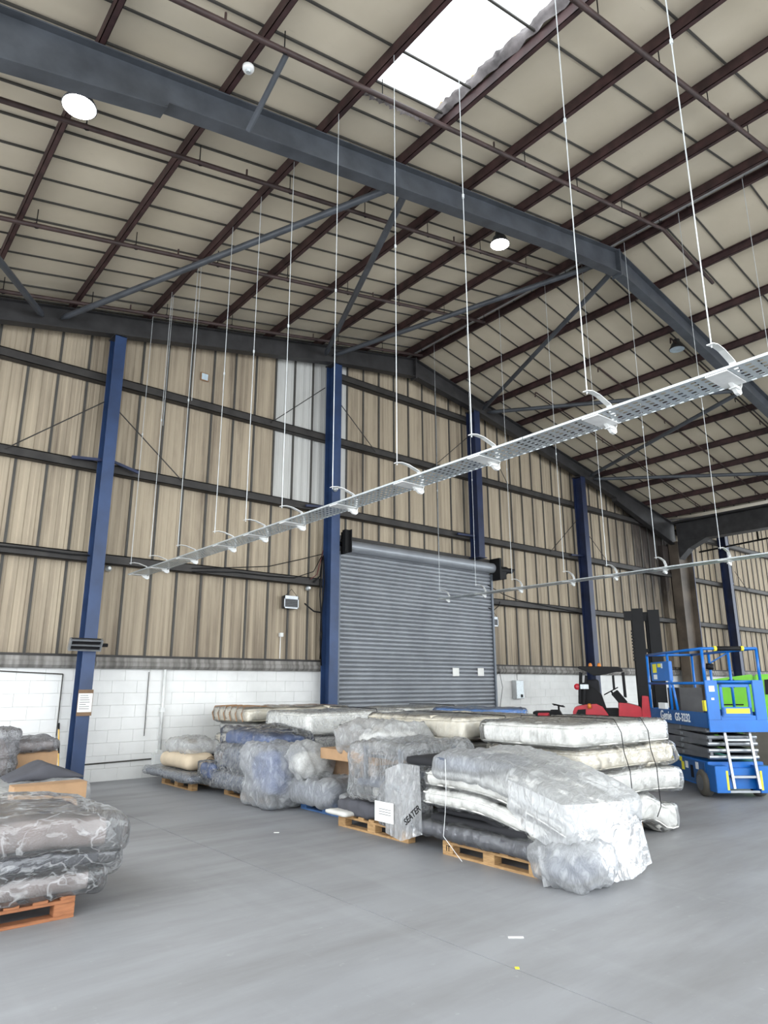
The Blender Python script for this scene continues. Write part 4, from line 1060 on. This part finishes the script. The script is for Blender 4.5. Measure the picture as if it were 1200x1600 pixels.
soft('bag', 5.0, 5.6, 11.1, 12.0, .50, .72, 'film_milk', t, .1, .13, 75, 3.5, .03, .7)
for i, (dz, mt_, la) in enumerate(((0, 'taupe', 'grey brown flat board leaning behind the beige roll, lowest of three'), (.07, 'taupe', 'middle flat board leaning behind the beige roll'), (.14, 'blackf', 'black padded board leaning on top behind the beige roll'))):
    t = thing('flat_board', (5.9, 10.9, .3+dz), la, 'board', 'flat boards behind the beige roll')
    soft('board', 5.5, 6.3, 9.95, 11.35, .38+dz, .44+dz, mt_, t, .015, .006, 76+i, 3, .08, 0, lambda q: Vector((q.x, q.y, q.z+.28*(11.0-q.y)*.8)))
    MB().box(5.49, 5.5, 10.7, 10.75, .36+dz+.09, .44+dz+.09).build('edge_tab', M['black'], t)

# ---- F2: navy wrapped bundle ----------------------------------------------
pallet(5.2, 8.95, 1.0, 1.2, 'dark pallet hidden under the navy wrapped bundle', 'wood', 'Y')
t = thing('bed_base', (5.6, 9.6, .15), 'long film wrapped grey base under the navy bundle', 'bed base')
soft('body', 5.02, 6.1, 8.75, 10.65, .146, .33, 'slate', t, .05, .02, 81, 3, .06); film('plastic_wrap', 4.97, 6.12, 8.7, 10.7, .13, .37, t, 'film', .09, 82)
t = thing('navy_bundle', (5.6, 9.7, .36), 'lower roll of navy fabric in cloudy film', 'bundle')
soft('body', 5.1, 6.0, 8.9, 10.2, .36, .70, 'slate', t, .15, .10, 83, 2.8, .05, .2); film('plastic_wrap', 5.04, 6.02, 8.85, 10.25, .34, .75, t, 'film', .12, 84)
t = thing('navy_bundle', (5.6, 9.8, .7), 'upper heap of navy blue fabric crumpled in clear film', 'bundle')
soft('body', 5.15, 5.95, 9.0, 10.2, .70, .93, 'navy', t, .11, .10, 85, 3.2, .04, .3, lambda q: Vector((q.x, q.y, q.z-.1*max(0, 9.5-q.y))))
film('plastic_wrap', 5.12, 6.0, 8.9, 10.25, .70, .98, t, 'film_thin', .12, 86, lambda q: Vector((q.x, q.y, q.z-.1*max(0, 9.5-q.y))))
t = thing('navy_bundle', (5.05, 8.9, .2), 'navy fabric end spilling from film toward the floor at the right of the bundle', 'bundle')
soft('body', 4.98, 5.5, 8.35, 9.0, .18, .72, 'navy', t, .15, .10, 87, 3.5, .04, .3)
film('plastic_wrap', 4.9, 5.5, 8.3, 9.1, .03, .80, t, 'film_milk', .16, 88, None, .03)
t = thing('navy_bundle', (5.0, 10.3, .2), 'small navy fold at the left foot of the bundle next to the beige roll', 'bundle')
soft('body', 4.98, 5.4, 10.15, 10.6, .20, .44, 'navy', t, .08, .07, 89, 4, .04, .3); film('plastic_wrap', 4.95, 5.42, 10.1, 10.65, .19, .47, t, 'film_thin', .08, 90)
# ---- F3: blue pallet --------------------------------------------------------
pallet(5.42, 7.2, .95, 1.15, 'blue painted wooden pallet between the navy bundle and the next pile', 'wood_blue', 'Y')
t = thing('wrapped_cushion', (5.7, 7.9, .15), 'grey cushion slab in shiny film on the blue pallet', 'cushion')
soft('body', 5.25, 6.2, 7.5, 8.6, .148, .36, 'slate', t, .08, .05, 91, 3, .05); film('plastic_wrap', 5.2, 6.22, 7.45, 8.65, .13, .42, t, 'film_milk', .13, 92, None, .03)
t = thing('plastic_bag', (5.4, 8.4, .4), 'white crumpled plastic heap beside the navy bundle', 'plastic bag')
soft('bag', 5.15, 5.75, 7.95, 8.75, .40, .80, 'film_milk', t, .16, .16, 93, 3.6, .03, .8); soft('contents', 5.25, 5.7, 8.05, 8.65, .42, .7, 'mg', t, .12, .06, 94, 4, .05)
carton(5.75, 6.3, 7.0, 8.2, .43, .66, 'dark brown carton under the long cardboard box', 'card_dk')
carton(5.45, 6.05, 6.75, 7.95, .665, .80, 'long flat cardboard box on the middle pile', 'card')
t = thing('plastic_bag', (5.6, 7.0, .8), 'large clear plastic bag draped over the long cardboard box', 'plastic bag')
soft('bag', 5.35, 6.2, 6.5, 7.6, .79, 1.13, 'film_milk', t, .17, .16, 95, 3.4, .03, .8, lambda q: Vector((q.x, q.y, q.z-.15*max(0, q.y-7.2)))); soft('contents', 5.6, 6.15, 6.6, 7.4, .805, 1.02, 'mw', t, .12, .05, 96, 4, .05)
t = thing('black_bag', (5.4, 7.05, .15), 'small black and white bag on the corner of the blue pallet', 'bag')
soft('bag', 5.3, 5.65, 6.98, 7.35, .15, .25, 'blackf', t, .05, .05, 97, 5, .03); soft('white_top', 5.28, 5.6, 6.98, 7.3, .24, .30, 'film_milk', t, .03, .03, 98, 6, .03)
# ---- F4: pallet with upturned table ------------------------------------------
pallet(5.12, 5.82, 1.0, 1.25, 'small wooden pallet left of the nearest pile', 'wood', 'Y')
t = thing('dark_bag', (5.4, 6.8, .15), 'dark grey folded bag on the wooden pallet left of the nearest pile', 'bag')
soft('bag', 5.1, 5.7, 6.35, 7.1, .146, .30, 'char', t, .06, .07, 101, 5, .03, .4)
t = thing('flat_packet', (5.3, 6.95, .15), 'flat grey packet at the end of the wooden pallet', 'packet')
soft('packet', 4.98, 5.3, 6.75, 7.15, .147, .19, 'mg', t, .015, .01, 102, 5, .04)
t = thing('upturned_table', (5.5, 6.3, .3), 'film wrapped upturned table with grey metal legs on the middle pile', 'table')
soft('tabletop', 5.15, 6.1, 5.85, 6.75, .48, .56, 'slate', t, .02, .01, 103, 3, .06)
for x, y in ((5.18, 6.62), (5.18, 6.0), (6.0, 6.62), (6.0, 6.0)): MB().box(x-.02, x+.02, y-.02, y+.02, .55, .92).build('leg', plain('leg_grey', (112, 118, 128), .4, .4), t)
MB().box(5.17, 5.21, 6.3, 6.6, .80, .83).build('stretcher', M['steel'], t)
soft('underframe', 5.3, 6.0, 5.95, 6.65, .30, .48, 'mg', t, .05, .04, 104, 4, .05)
film('plastic_wrap', 5.08, 6.12, 5.78, 6.85, .34, .97, t, 'film', .14, 105, None, .035)
carton(5.35, 6.0, 5.9, 6.6, .147, .30, 'dark carton on the small pallet beneath the upturned table', 'card_dk')
t = thing('printed_bag', (5.05, 6.0, .15), 'transparent bag holding a white printed leaflet at the corner of the small pallet', 'bag')
film('bag', 4.98, 5.35, 5.66, 6.2, .14, .62, t, 'film', .10, 106, None, .03)
MB().box(4.95, 4.953, 5.86, 6.17, .20, .40).build('leaflet', M['paper'], t)
mb = MB()
for k in range(3): mb.box(4.948, 4.95, 5.90, 6.10, .275+k*.025, .28+k*.025)
mb.build('leaflet_print', M['steel'], t)

# ---- left foreground pallet ------------------------------------------------------
pallet(.55, 5.62, 1.2, 1.0, 'orange brown pallet at the lower left edge of the photo', 'wood_or', 'X')
def leanL(q): return Vector((q.x, q.y, q.z+.0))
t = thing('divan_base', (1.1, 6.3, .15), 'taupe bed base at the bottom of the front left wrapped pile', 'bed base')
soft('body', -.3, 1.86, 5.70, 6.8, .146, .30, 'taupe', t, .03, .01, 111, 2.5, .06)
film('plastic_wrap', -.35, 1.98, 5.60, 6.85, .12, .33, t, 'film_gloss', .05, 112, None, .03)
t = thing('divan_base', (1.1, 6.3, .38), 'charcoal bed base in the middle of the front left wrapped pile', 'bed base')
soft('body', -.3, 1.92, 5.70, 6.8, .31, .46, 'char', t, .03, .01, 113, 2.5, .06)
film('plastic_wrap', -.35, 2.05, 5.60, 6.85, .29, .48, t, 'film_gloss', .055, 114, None, .03)
t = thing('divan_base', (1.1, 6.3, .55), 'wide taupe bed base on top of the front left wrapped pile', 'bed base')
soft('body', -.3, 1.94, 5.62, 6.85, .47, .68, 'taupe', t, .04, .01, 115, 2, .06, 0, lambda q: Vector((q.x, q.y, q.z-.10*max(0, q.x-1.3)**2)))
film('plastic_wrap', -.35, 2.10, 5.52, 6.95, .45, .72, t, 'film_gloss', .055, 116, lambda q: Vector((q.x, q.y, q.z-.10*max(0, q.x-1.3)**2)), .03)
t = thing('plastic_tail', (2.2, 5.6, .3), 'small dark roll end in clear film at the right of the front left pile', 'bundle')
soft('roll', 1.95, 2.14, 5.95, 6.2, .20, .36, 'char', t, .07, .02, 117, 5, .03); film('plastic_wrap', 1.93, 2.18, 5.9, 6.26, .17, .40, t, 'film', .06, 118, None, .02)
# ---- left background group ----------------------------------------------------------
pallet(1.2, 8.9, 1.2, 1.0, 'pallet under the cartons at the left edge, behind the front left pile', 'wood', 'X')
t = thing('bed_base', (1.9, 9.4, .15), 'white film wrapped base behind the front left pile', 'bed base')
soft('body', .6, 2.75, 8.85, 10.0, .146, .46, 'mg', t, .06, .03, 121, 2.5, .06); film('plastic_wrap', .55, 2.8, 8.8, 10.05, .13, .51, t, 'film_milk', .09, 122)
carton(1.9, 2.64, 8.46, 8.72, 0, .56, 'long flat carton in front of the white wrapped base at left', 'card')
t = thing('grey_fabric', (2.4, 9.6, .47), 'dark grey fabric heap on the white wrapped base at left', 'fabric')
soft('heap', 2.0, 2.85, 9.2, 9.8, .51, .64, 'char', t, .06, .04, 123, 3, .04, .2, lambda q: Vector((q.x, q.y, .51+(q.z-.51)*max(.1, 1-abs(q.x-2.42)*2.0)*1.5))); 
carton(2.32, 2.85, 10.5, 11.1, .0, .74, 'tall brown carton at left under smoky plastic', 'card')
t = thing('wrapped_cushion', (2.2, 10.9, .9), 'smoky plastic wrapped cushion on the tall carton at left', 'cushion')
soft('body', 2.05, 2.78, 10.42, 11.1, .75, .88, 'taupe', t, .09, .03, 124, 3, .05); film('plastic_wrap', 2.02, 2.84, 10.38, 11.15, .745, .91, t, 'film_grey', .09, 125)
t = thing('wrapped_bundle', (1.5, 9.9, .2), 'tall grey bundle in crumpled plastic at the left edge of the photo', 'bundle')
soft('body', 1.3, 2.2, 10.3, 11.0, .02, .98, 'taupe', t, .15, .08, 126, 2.5, .06); film('plastic_wrap', 1.25, 2.3, 10.24, 11.05, .015, 1.05, t, 'film_grey', .14, 127)

# ---- litter on the floor -----------------------------------------------------------
for (px, py, la, w_) in ((806, 1465, 'scrap of white paper on the open floor at right', .05), (432, 1301, 'small pale splinter on the floor before the navy bundle', .03), (808, 1513, 'tiny yellow scrap on the floor joint', .012)):
    p = at(px, py, Z=0); tag(MB().box(-w_, w_, -.012, .012, 0, .004, Matrix.Translation(p) @ Matrix.Rotation(-.7, 4, 'Z')).build('floor_scrap', M['paper'] if w_ > .02 else M['yellow']), la, 'scrap')

# ================================================================== blue scissor lift
A = math.radians(49.5)
LM = Matrix.Translation((10.28, 5.02, 0)) @ Matrix.Rotation(A, 4, 'Z')     # local x: along the machine away from the gate, local y: to its left; body lies at y -.81..0
lift = thing('scissor_lift', (10.28+.6, 5.02+.5, 0), 'blue scissor lift with guard rails and folded grey scissor arms', 'scissor lift')
def LB(name, boxes, mt, par=lift, bev=.006):
    mb = MB()
    for b in boxes: mb.box(*b)
    return mb.xf(LM).build(name, M[mt], par, bevel=bev)
LG, WD = 2.3, .81
# chassis
ch = LB('chassis', [(.22, LG, -WD, 0, .13, .50), (.0, .24, -WD, -.62, .10, .46), (0, .24, -.19, 0, .10, .46), (.12, .3, -.62, -.19, .14, .42)], 'lift_blue')
LB('chassis_side', [(.3, LG-.02, 0, .015, .16, .48)], 'lift_blue_dk', ch)
LB('bumper_bar', [(.02, .05, -.62, -.19, .10, .13)], 'alu', ch)
mb = MB()
for x in (.42, 1.98):
    for y, s_ in ((-.0, 1), (-WD, -1)):
        t_ = MB().lathe([(.10, -.075), (.155, -.07), (.185, -.05), (.19, 0), (.185, .05), (.155, .07), (.10, .075)], (x, y-.05*s_+.03*s_, .19), 'Y', 28).xf(LM)
        wh = t_.build('wheel', M['tyre_grey'], lift, smooth=True)
        MB().lathe([(.11, .078), (.11, .082), (.03, .09)] if s_ > 0 else [(.03, -.09), (.11, -.082), (.11, -.078)], (x, y-.02*s_, .19), 'Y', 20).xf(LM).build('hub', M['lift_grey'], wh)
for (x, z0, z1, mt_) in ((1.05, .30, .42, 'yellow'), (1.45, .36, .46, 'yellow'), (1.12, .42, .49, 'yellow'), (.72, .22, .4, 'black'), (.9, .34, .44, 'white'), (.52, .36, .46, 'white')):
    LB('sticker' if mt_ != 'black' else 'side_vent', [(x, x+.10, .015, .018, z0, z1)], mt_, ch, 0)
LB('corner_sticker', [(-.004, -.001, -.66, -.63, .14, .4)], 'yellow', ch, 0); LB('corner_sticker', [(-.004, -.001, -.18, -.15, .14, .4)], 'yellow', ch, 0)
# scissor arms
for k in range(5):
    z = .52+k*.093; 
    for y in (-.06, -.70):
        mb = MB(); s_ = .02 if k % 2 else -.02
        a = LM @ Vector((.18, y, z+.045-s_)); b = LM @ Vector((2.18, y, z+.045+s_))
        mb.beam(a, b, .045, .082).build('scissor_arm', M['lift_grey'], lift, bevel=.004)
    for y in (-.14, -.62):
        a = LM @ Vector((.22, y, z+.045)); b = LM @ Vector((2.1, y, z+.045)); MB().beam(a, b, .03, .06).build('inner_arm', M['black'], lift)
    for x in (.2, 1.15, 2.12):
        MB().tube([LM @ Vector((x, -.74, z+.045)), LM @ Vector((x, -.02, z+.045))], .03, 10).build('cross_tube', M['alu'], lift)
# ladder
mb = MB()
for y in (-.60, -.24): mb.beam(LM @ Vector((-.02, y, .16)), LM @ Vector((.10, y, .95)), .035, .03)
for z in (.30, .56, .80): mb.box(-.03+.12*z, .06+.12*z, -.60, -.24, z, z+.03, LM)
mb.build('ladder', M['alu'], lift)
# platform
pf = LB('platform_deck', [(.0, LG+.02, -WD, 0, 1.0, 1.04)], 'lift_grey')
LB('side_board', [(.02, LG+.02, -.002, .02, .98, 1.20)], 'lift_blue_dk'); LB('side_board', [(.02, LG+.02, -WD-.02, -WD, .98, 1.20)], 'lift_blue_dk')
LB('end_board', [(-.03, .0, -WD-.02, .02, .93, 1.10)], 'lift_blue'); LB('end_board', [(LG, LG+.03, -WD, 0, .98, 1.2)], 'lift_blue')
LB('gate_panel', [(-.035, 0, -.16, .02, 1.1, 1.66), (-.035, 0, -WD-.02, -WD+.14, 1.1, 1.66), (-.03, 0, -WD+.14, -.16, 1.1, 1.16)], 'lift_blue')
g_ = LB('gate', [(-.045, -.015, -.62, -.58, 1.16, 1.6), (-.045, -.015, -.22, -.18, 1.16, 1.6), (-.045, -.015, -.62, -.18, 1.56, 1.6), (-.045, -.015, -.62, -.18, 1.14, 1.28)], 'lift_blue')
LB('gate_sticker', [(-.048, -.045, -.58, -.24, 1.19, 1.26)], 'yellow', g_, 0)
LB('round_sticker', [(-.038, -.035, -.11, -.03, 1.5, 1.58), (-.038, -.035, -.09, -.05, 1.38, 1.41)], 'white', g_, 0)
def LT(name, pts, r, mt, par=lift, n=8): return MB().tube([LM @ Vector(p) for p in pts], r, n).build(name, M[mt], par, smooth=True)
for (x, y) in ((0, 0), (0, -WD), (LG, 0), (LG, -WD), (.9, -WD), (1.35, 0), (1.6, -WD)):
    LT('rail_post', [(x, y, 1.05 if x > .1 else 1.6), (x, y, 2.12)], .022, 'lift_blue')
for y in (0, -WD): LT('top_rail', [(0, y, 2.12), (LG, y, 2.12)], .022, 'lift_blue'); LT('mid_rail', [(0, y, 1.62), (LG, y, 1.62)], .02, 'lift_blue')
for x in (0, LG): LT('end_rail', [(x, 0, 2.12), (x, -WD, 2.12)], .022, 'lift_blue')
LT('end_rail', [(LG, 0, 1.62), (LG, -WD, 1.62)], .02, 'lift_blue'); LT('end_rail', [(0, -.16, 1.64), (0, -WD+.14, 1.64)], .02, 'lift_blue')
LT('padded_grip', [(0, -.18, 2.12), (0, -.62, 2.12)], .034, 'black', n=12)
for y in (-.2, -.60): LT('grip_band', [(0, y-.02, 2.12), (0, y+.02, 2.12)], .037, 'yellow', n=12)
LT('support_leg', [(1.35, -.0, 2.0), (1.3, -.0, 1.75), (1.2, 0, 1.5), (1.12, 0, 1.2)], .02, 'lift_blue')
cb = LB('control_box', [(1.25, 2.08, -.03, .03, 1.66, 1.98)], 'lift_blue')
LB('sticker', [(1.80, 1.98, .03, .033, 1.80, 1.95)], 'yellow', cb, 0); LB('sticker', [(1.60, 1.74, .03, .033, 1.89, 1.95)], 'yellow', cb, 0); LB('sticker', [(1.52, 1.58, .03, .033, 1.87, 1.95)], 'white', cb, 0); LB('sticker', [(1.80, 1.96, .03, .033, 1.69, 1.77)], 'white', cb, 0)
LB('hopper', [(1.3, 1.8, -.5, -.12, 1.06, 1.55)], 'steel_dk'); LB('manual_case', [(1.6, 1.9, -.03, .02, 1.2, 1.3)], 'white', lift, 0)
LT('work_light', [(.9, -.5, 1.92), (.92, -.5, 1.84)], .06, 'black', n=14); LB('small_box', [(.62, .70, -.30, -.22, 1.2, 1.36)], 'yellow')
LT('light_arm', [(.9, -WD, 2.1), (.9, -.5, 1.93)], .012, 'lift_blue')
R = LM @ Matrix.Translation((1.18, .0215, 1.095)) @ Matrix.Rotation(math.pi, 4, 'Z') @ Matrix.Rotation(math.radians(90), 4, 'X')
text_mesh('lettering', 'Genie', .20, M['white'], R @ Matrix.Translation((-.42, .0, 0)), lift, .001, .004)
text_mesh('lettering', 'GS-3232', .17, M['white'], R @ Matrix.Translation((.26, -.005, 0)), lift, .001, .004)

# ================================================================== red truck mounted forklift
FX, FY = 12.85, 9.0
fk = thing('forklift', (14.2, 9.6, 0), 'red three wheeled forklift with black mast and overhead guard by the white wall', 'forklift')
_vd = at(950, 1100, Y=FY)-CAM; _vd.z = 0; P0 = Vector((CAM.x+_vd.x, CAM.y+_vd.y, 0)); VD = _vd.normalized(); RD = Vector((VD.y, -VD.x, 0))
def perp(px, py, P, V, R):
    d = at(px, py, Y=10)-CAM; q = CAM+d*((P-CAM).dot(V)/d.dot(V)); return ((q-P).dot(R), q.z)
def at9(px, py): return perp(px, py, P0, VD, RD)
def settle(root, P, V, R, y0):
    Mx = Matrix(((R.x, V.x, 0, P.x), (R.y, V.y, 0, P.y), (0, 0, 1, 0), (0, 0, 0, 1))) @ Matrix.Translation((0, -y0, 0))
    def go(o):
        for c in o.children: c.data.transform(Mx); go(c)
    go(root)
def FPoly(name, pts, y0, y1, mt, bev=.01):
    return MB().prism([at9(*p) for p in pts], y0, y1, 'XZ').build(name, M[mt], fk, bevel=bev)
FPoly('rear_body', [(895, 1140), (895, 1112), (898, 1105), (915, 1101), (932, 1100), (942, 1105), (950, 1116), (955, 1130), (958, 1146), (958, 1180), (900, 1180)], FY+.05, FY+1.05, 'red')
FPoly('rear_vent', [(899, 1118), (903, 1109), (915, 1108), (915, 1117)], FY+.02, FY+.06, 'black', 0)
FPoly('side_body', [(967, 1135), (967, 1098), (980, 1099), (1000, 1104), (1005, 1110), (1019, 1112), (1019, 1136), (1019, 1180), (967, 1180)], FY, FY+1.1, 'red')
FPoly('front_post', [(1003, 1112), (1003, 1087), (1013, 1088), (1019, 1136), (1005, 1136)], FY-.03, FY+.25, 'red')
FPoly('step_panel', [(945, 1108), (967, 1108), (967, 1128), (952, 1128)], FY+.15, FY+1.0, 'black')
FPoly('lower_frame', [(952, 1128), (970, 1128), (970, 1150), (955, 1150)], FY, FY+1.1, 'red')
x_, z_ = at9(935, 1140)
for xx, yy in ((x_, FY+.0),):
    w_ = MB().lathe([(.25, -.13), (.40, -.12), (.43, -.08), (.43, .08), (.40, .12), (.25, .13)], (xx, yy-.0, .43), 'Y', 30).build('tyre', M['rubber'], fk, smooth=True)
    mb = MB()
    for k in range(22):
        a = k*2*math.pi/22; c = Vector((xx+.43*math.cos(a), yy, .43+.43*math.sin(a)))
        mb.beam(c+Vector((0, -.12, 0)), c+Vector((0, .12, 0)), .05, .04, up=(math.cos(a), 0, math.sin(a)))
    mb.build('tread', M['rubber'], w_)
x2, _ = at9(1008, 1150)
for xx, yy in ((x2, FY+.0), (x2, FY+1.1), (x_, FY+1.0)):
    MB().lathe([(.2, -.11), (.36, -.11), (.38, -.07), (.38, .07), (.36, .11), (.2, .11)], (xx, yy, .38), 'Y', 26).build('tyre', M['rubber'], fk, smooth=True)
# overhead guard
a1 = at9(904, 1045); a2 = at9(972, 1046); zt_ = a1[1]
MB().prism([(a1[0]-.03, zt_+.02), (a1[0]+.15, zt_-.05), (a1[0]+.3, zt_-.14), (a2[0]-.5, zt_-.14), (a2[0]-.1, zt_-.06), (a2[0]+.02, zt_-.06), (a2[0], zt_), (a2[0]-.08, zt_+.04), (a1[0], zt_+.06)], FY+.1, FY+1.0, 'XZ').build('overhead_guard', M['black'], fk, bevel=.01)
for (p, q) in (((906, 1050), (906, 1098)), ((915, 1055), (912, 1100)), ((958, 1055), (960, 1078)), ((974, 1050), (978, 1090))):
    A_ = at9(*p); B_ = at9(*q)
    for yy in (FY+.13, FY+.97):
        MB().beam((A_[0], yy, A_[1]), (B_[0], yy, B_[1]), .045, .045, up=(0, 1, 0)).build('guard_post', M['black'], fk)
for px in (922, 936): 
    X_, Z_ = at9(px, 1041); MB().lathe([(.04, -.04), (.045, 0), (.03, .04), (.01, .05)], (X_, FY+.2, zt_+.08), n=12).build('beacon', M['orange'], fk, smooth=True)
X_, Z_ = at9(921, 1103); MB().lathe([(.04, -.05), (.045, 0), (.03, .05)], (X_, FY+.0, Z_), n=12).build('indicator', M['orange'], fk, smooth=True)
soft('seat', at9(915, 1098)[0], at9(945, 1098)[0], FY+.3, FY+.8, at9(0, 1098)[1] if False else 1.05, 1.22, 'blackf', fk, .05, .02, 201, 4, .05)
soft('seat_back', at9(915, 1080)[0]-.02, at9(915, 1080)[0]+.30, FY+.3, FY+.8, 1.2, 1.72, 'blackf', fk, .06, .02, 202, 4, .05)
FPoly('engine_cover', [(903, 1100), (903, 1068), (915, 1066), (940, 1085), (948, 1108), (940, 1108)], FY+.25, FY+.4, 'black')
FPoly('console', [(955, 1085), (965, 1078), (982, 1098), (968, 1100)], FY+.3, FY+.7, 'black')
X_, Z_ = at9(955, 1080)
ring = [(X_+.15*math.cos(k*math.pi/8), FY+.4+.13*math.sin(k*math.pi/8), Z_+.08*math.cos(k*math.pi/8)) for k in range(16)]
MB().tube(ring, .012, 6, closed=True).tube([(X_, FY+.4, Z_), (X_+.12, FY+.45, Z_-.2)], .02, 8).beam((X_-.14, FY+.4, Z_-.07), (X_+.14, FY+.4, Z_+.07), .02, .01).build('steering_wheel', M['black'], fk)
X_, Z_ = at9(905, 1073); MB().lathe([(.03, -.05), (.07, -.03), (.07, .03)], (X_-.05, FY+.15, Z_), 'Y', 12).build('rear_lamp', M['red'], fk); MB().box(X_+.02, X_+.2, FY+.1, FY+.12, Z_-.05, Z_+.05).build('number_plate', M['galv'], fk)
# mast
mx0 = at9(991, 1000)[0]; zt_ = 3.25
for x0_, x1_, z1_ in ((mx0, mx0+.24, 3.28), (mx0+.34, mx0+.58, 3.24)):
    for y0_ in (FY+.1, FY+.85): isec(MB(), x0_, x1_, y0_, y0_+.16, .15, z1_, .05, .05, 'Y').build('mast_rail', M['black'], fk)
    MB().box(x0_+.05, x1_-.05, FY+.14, FY+.2, .2, z1_-.12).build('inner_mast', M['black'], fk)
MB().box(mx0, mx0+.34, FY+.16, FY+.24, 3.0, 3.2).box(mx0, mx0+.58, FY+.16, FY+.24, 1.5, 1.6).box(mx0, mx0+.58, FY+.16, FY+.24, 2.3, 2.38).build('mast_crosshead', M['black'], fk)
MB().box(mx0-.17, mx0, FY+.05, FY+.2, 3.02, 3.22).build('head_lamp_bracket', M['black'], fk)
mb = MB()
for k in range(10): mb.box(mx0-.05, mx0, FY+.06, FY+.14, 2.75-k*.07, 2.79-k*.07)
mb.build('chain', M['black'], fk)
MB().tube([(mx0+.32, FY+.2, .2), (mx0+.32, FY+.2, 3.1)], .05, 10).build('lift_cylinder', M['black'], fk)
settle(fk, P0, VD, RD, FY)
# small tow tractor with a steering wheel, left of the forklift
tt = thing('tow_tractor', (11.7, 9.3, 0), 'small red and black tractor with a steering wheel seen over the mattresses', 'tractor')
def TP(name, pts, y0, y1, mt): return MB().prism([at9(*p) for p in pts], y0, y1, 'XZ').build(name, M[mt], tt, bevel=.01)
TP('body', [(832, 1112), (862, 1112), (880, 1122), (885, 1180), (830, 1180)], FY+.1, FY+.8, 'black')
TP('red_panel', [(840, 1114), (858, 1114), (858, 1125), (840, 1125)], FY+.06, FY+.1, 'red'); TP('dash', [(858, 1110), (872, 1110), (878, 1120), (862, 1122)], FY+.2, FY+.6, 'black')
X_, Z_ = at9(871, 1103)
MB().tube([(X_+.13*math.cos(k*math.pi/8), FY+.4+.13*math.sin(k*math.pi/8), Z_-.03*math.cos(k*math.pi/8)) for k in range(16)], .014, 6, closed=True).tube([(X_, FY+.4, Z_), (X_+.0, FY+.42, Z_-.2)], .022, 8).beam((X_-.12, FY+.4, Z_), (X_+.12, FY+.4, Z_), .02, .01).build('steering_wheel', M['black'], tt)
for x in (at9(842, 1120)[0], at9(880, 1120)[0]): MB().lathe([(.12, -.08), (.2, -.07), (.2, .07), (.12, .08)], (x, FY+.12, .2), 'Y', 20).build('wheel', M['rubber'], tt, smooth=True)
MB().box(at9(867, 1120)[0], at9(871, 1120)[0], FY+.02, FY+.1, at9(867, 1124)[1], at9(867, 1119)[1]).build('yellow_tag', M['yellow'], tt)
settle(tt, P0, VD, RD, FY)

# ================================================================== green machine
gm = thing('boom_lift', (15.5, 6.2, 0), 'lime green machine body with big grey tyres behind the blue lift', 'machine')
GX = 14.3
_vd = at(1165, 1100, X=14.3)-CAM; _vd.z = 0; P1 = Vector((_vd.x, _vd.y, 0)); VD1 = _vd.normalized(); RD1 = Vector((VD1.y, -VD1.x, 0))
def gp(px, py): return perp(px, py, P1, VD1, RD1)
def GP(name, pts, x0, x1, mt, bev=.012): return MB().prism([gp(*p) for p in pts], x0, x1, 'XZ').build(name, M[mt], gm, bevel=bev)
GP('body', [(1108, 1062), (1170, 1054), (1178, 1054), (1185, 1190), (1112, 1180)], GX, GX+1.6, 'green', .03)
GP('side_panel', [(1178, 1054), (1240, 1052), (1250, 1158), (1186, 1158)], GX-.06, GX+1.55, 'green', .03)
GP('door_seam', [(1128, 1100), (1162, 1100), (1162, 1102), (1128, 1102)], GX-.012, GX, 'black', 0)
GP('opening', [(1194, 1062), (1240, 1058), (1240, 1085), (1196, 1085)], GX-.08, GX-.05, 'black', 0)
GP('sticker', [(1186, 1092), (1194, 1092), (1194, 1096), (1186, 1096)], GX-.07, GX-.058, 'white', 0); GP('sticker', [(1186, 1098), (1194, 1098), (1194, 1101), (1186, 1101)], GX-.07, GX-.058, 'white', 0)
y_, z_ = gp(1143, 1068); MB().lathe([(.09, -.01), (.09, .005)], (y_, GX-.005, z_), 'Y', 20).build('round_hole', M['black'], gm)
GP('chassis', [(1120, 1180), (1250, 1158), (1250, 1185), (1120, 1195)], GX+.1, GX+1.5, 'steel_dk')
y_, z_ = gp(1198, 1182)
for (xx, yy) in ((GX-.02, y_), (GX-.02, y_+2.0), (GX+1.4, y_), (GX+1.4, y_+2.0)):
    w_ = MB().lathe([(.2, -.15), (.38, -.14), (.42, -.09), (.42, .09), (.38, .14), (.2, .15)], (yy, xx, .42), 'Y', 28).build('tyre', M['tyre_grey'], gm, smooth=True)
    mb = MB()
    for k in range(20):
        a = k*2*math.pi/20; c = Vector((yy+.42*math.cos(a), xx, .42+.42*math.sin(a)))
        mb.beam(c+Vector((0, -.13, 0)), c+Vector((0, .13, 0)), .06, .04, up=(math.cos(a), 0, math.sin(a)))
    mb.build('tread', M['tyre_grey'], w_)
settle(gm, P1, VD1, RD1, GX)
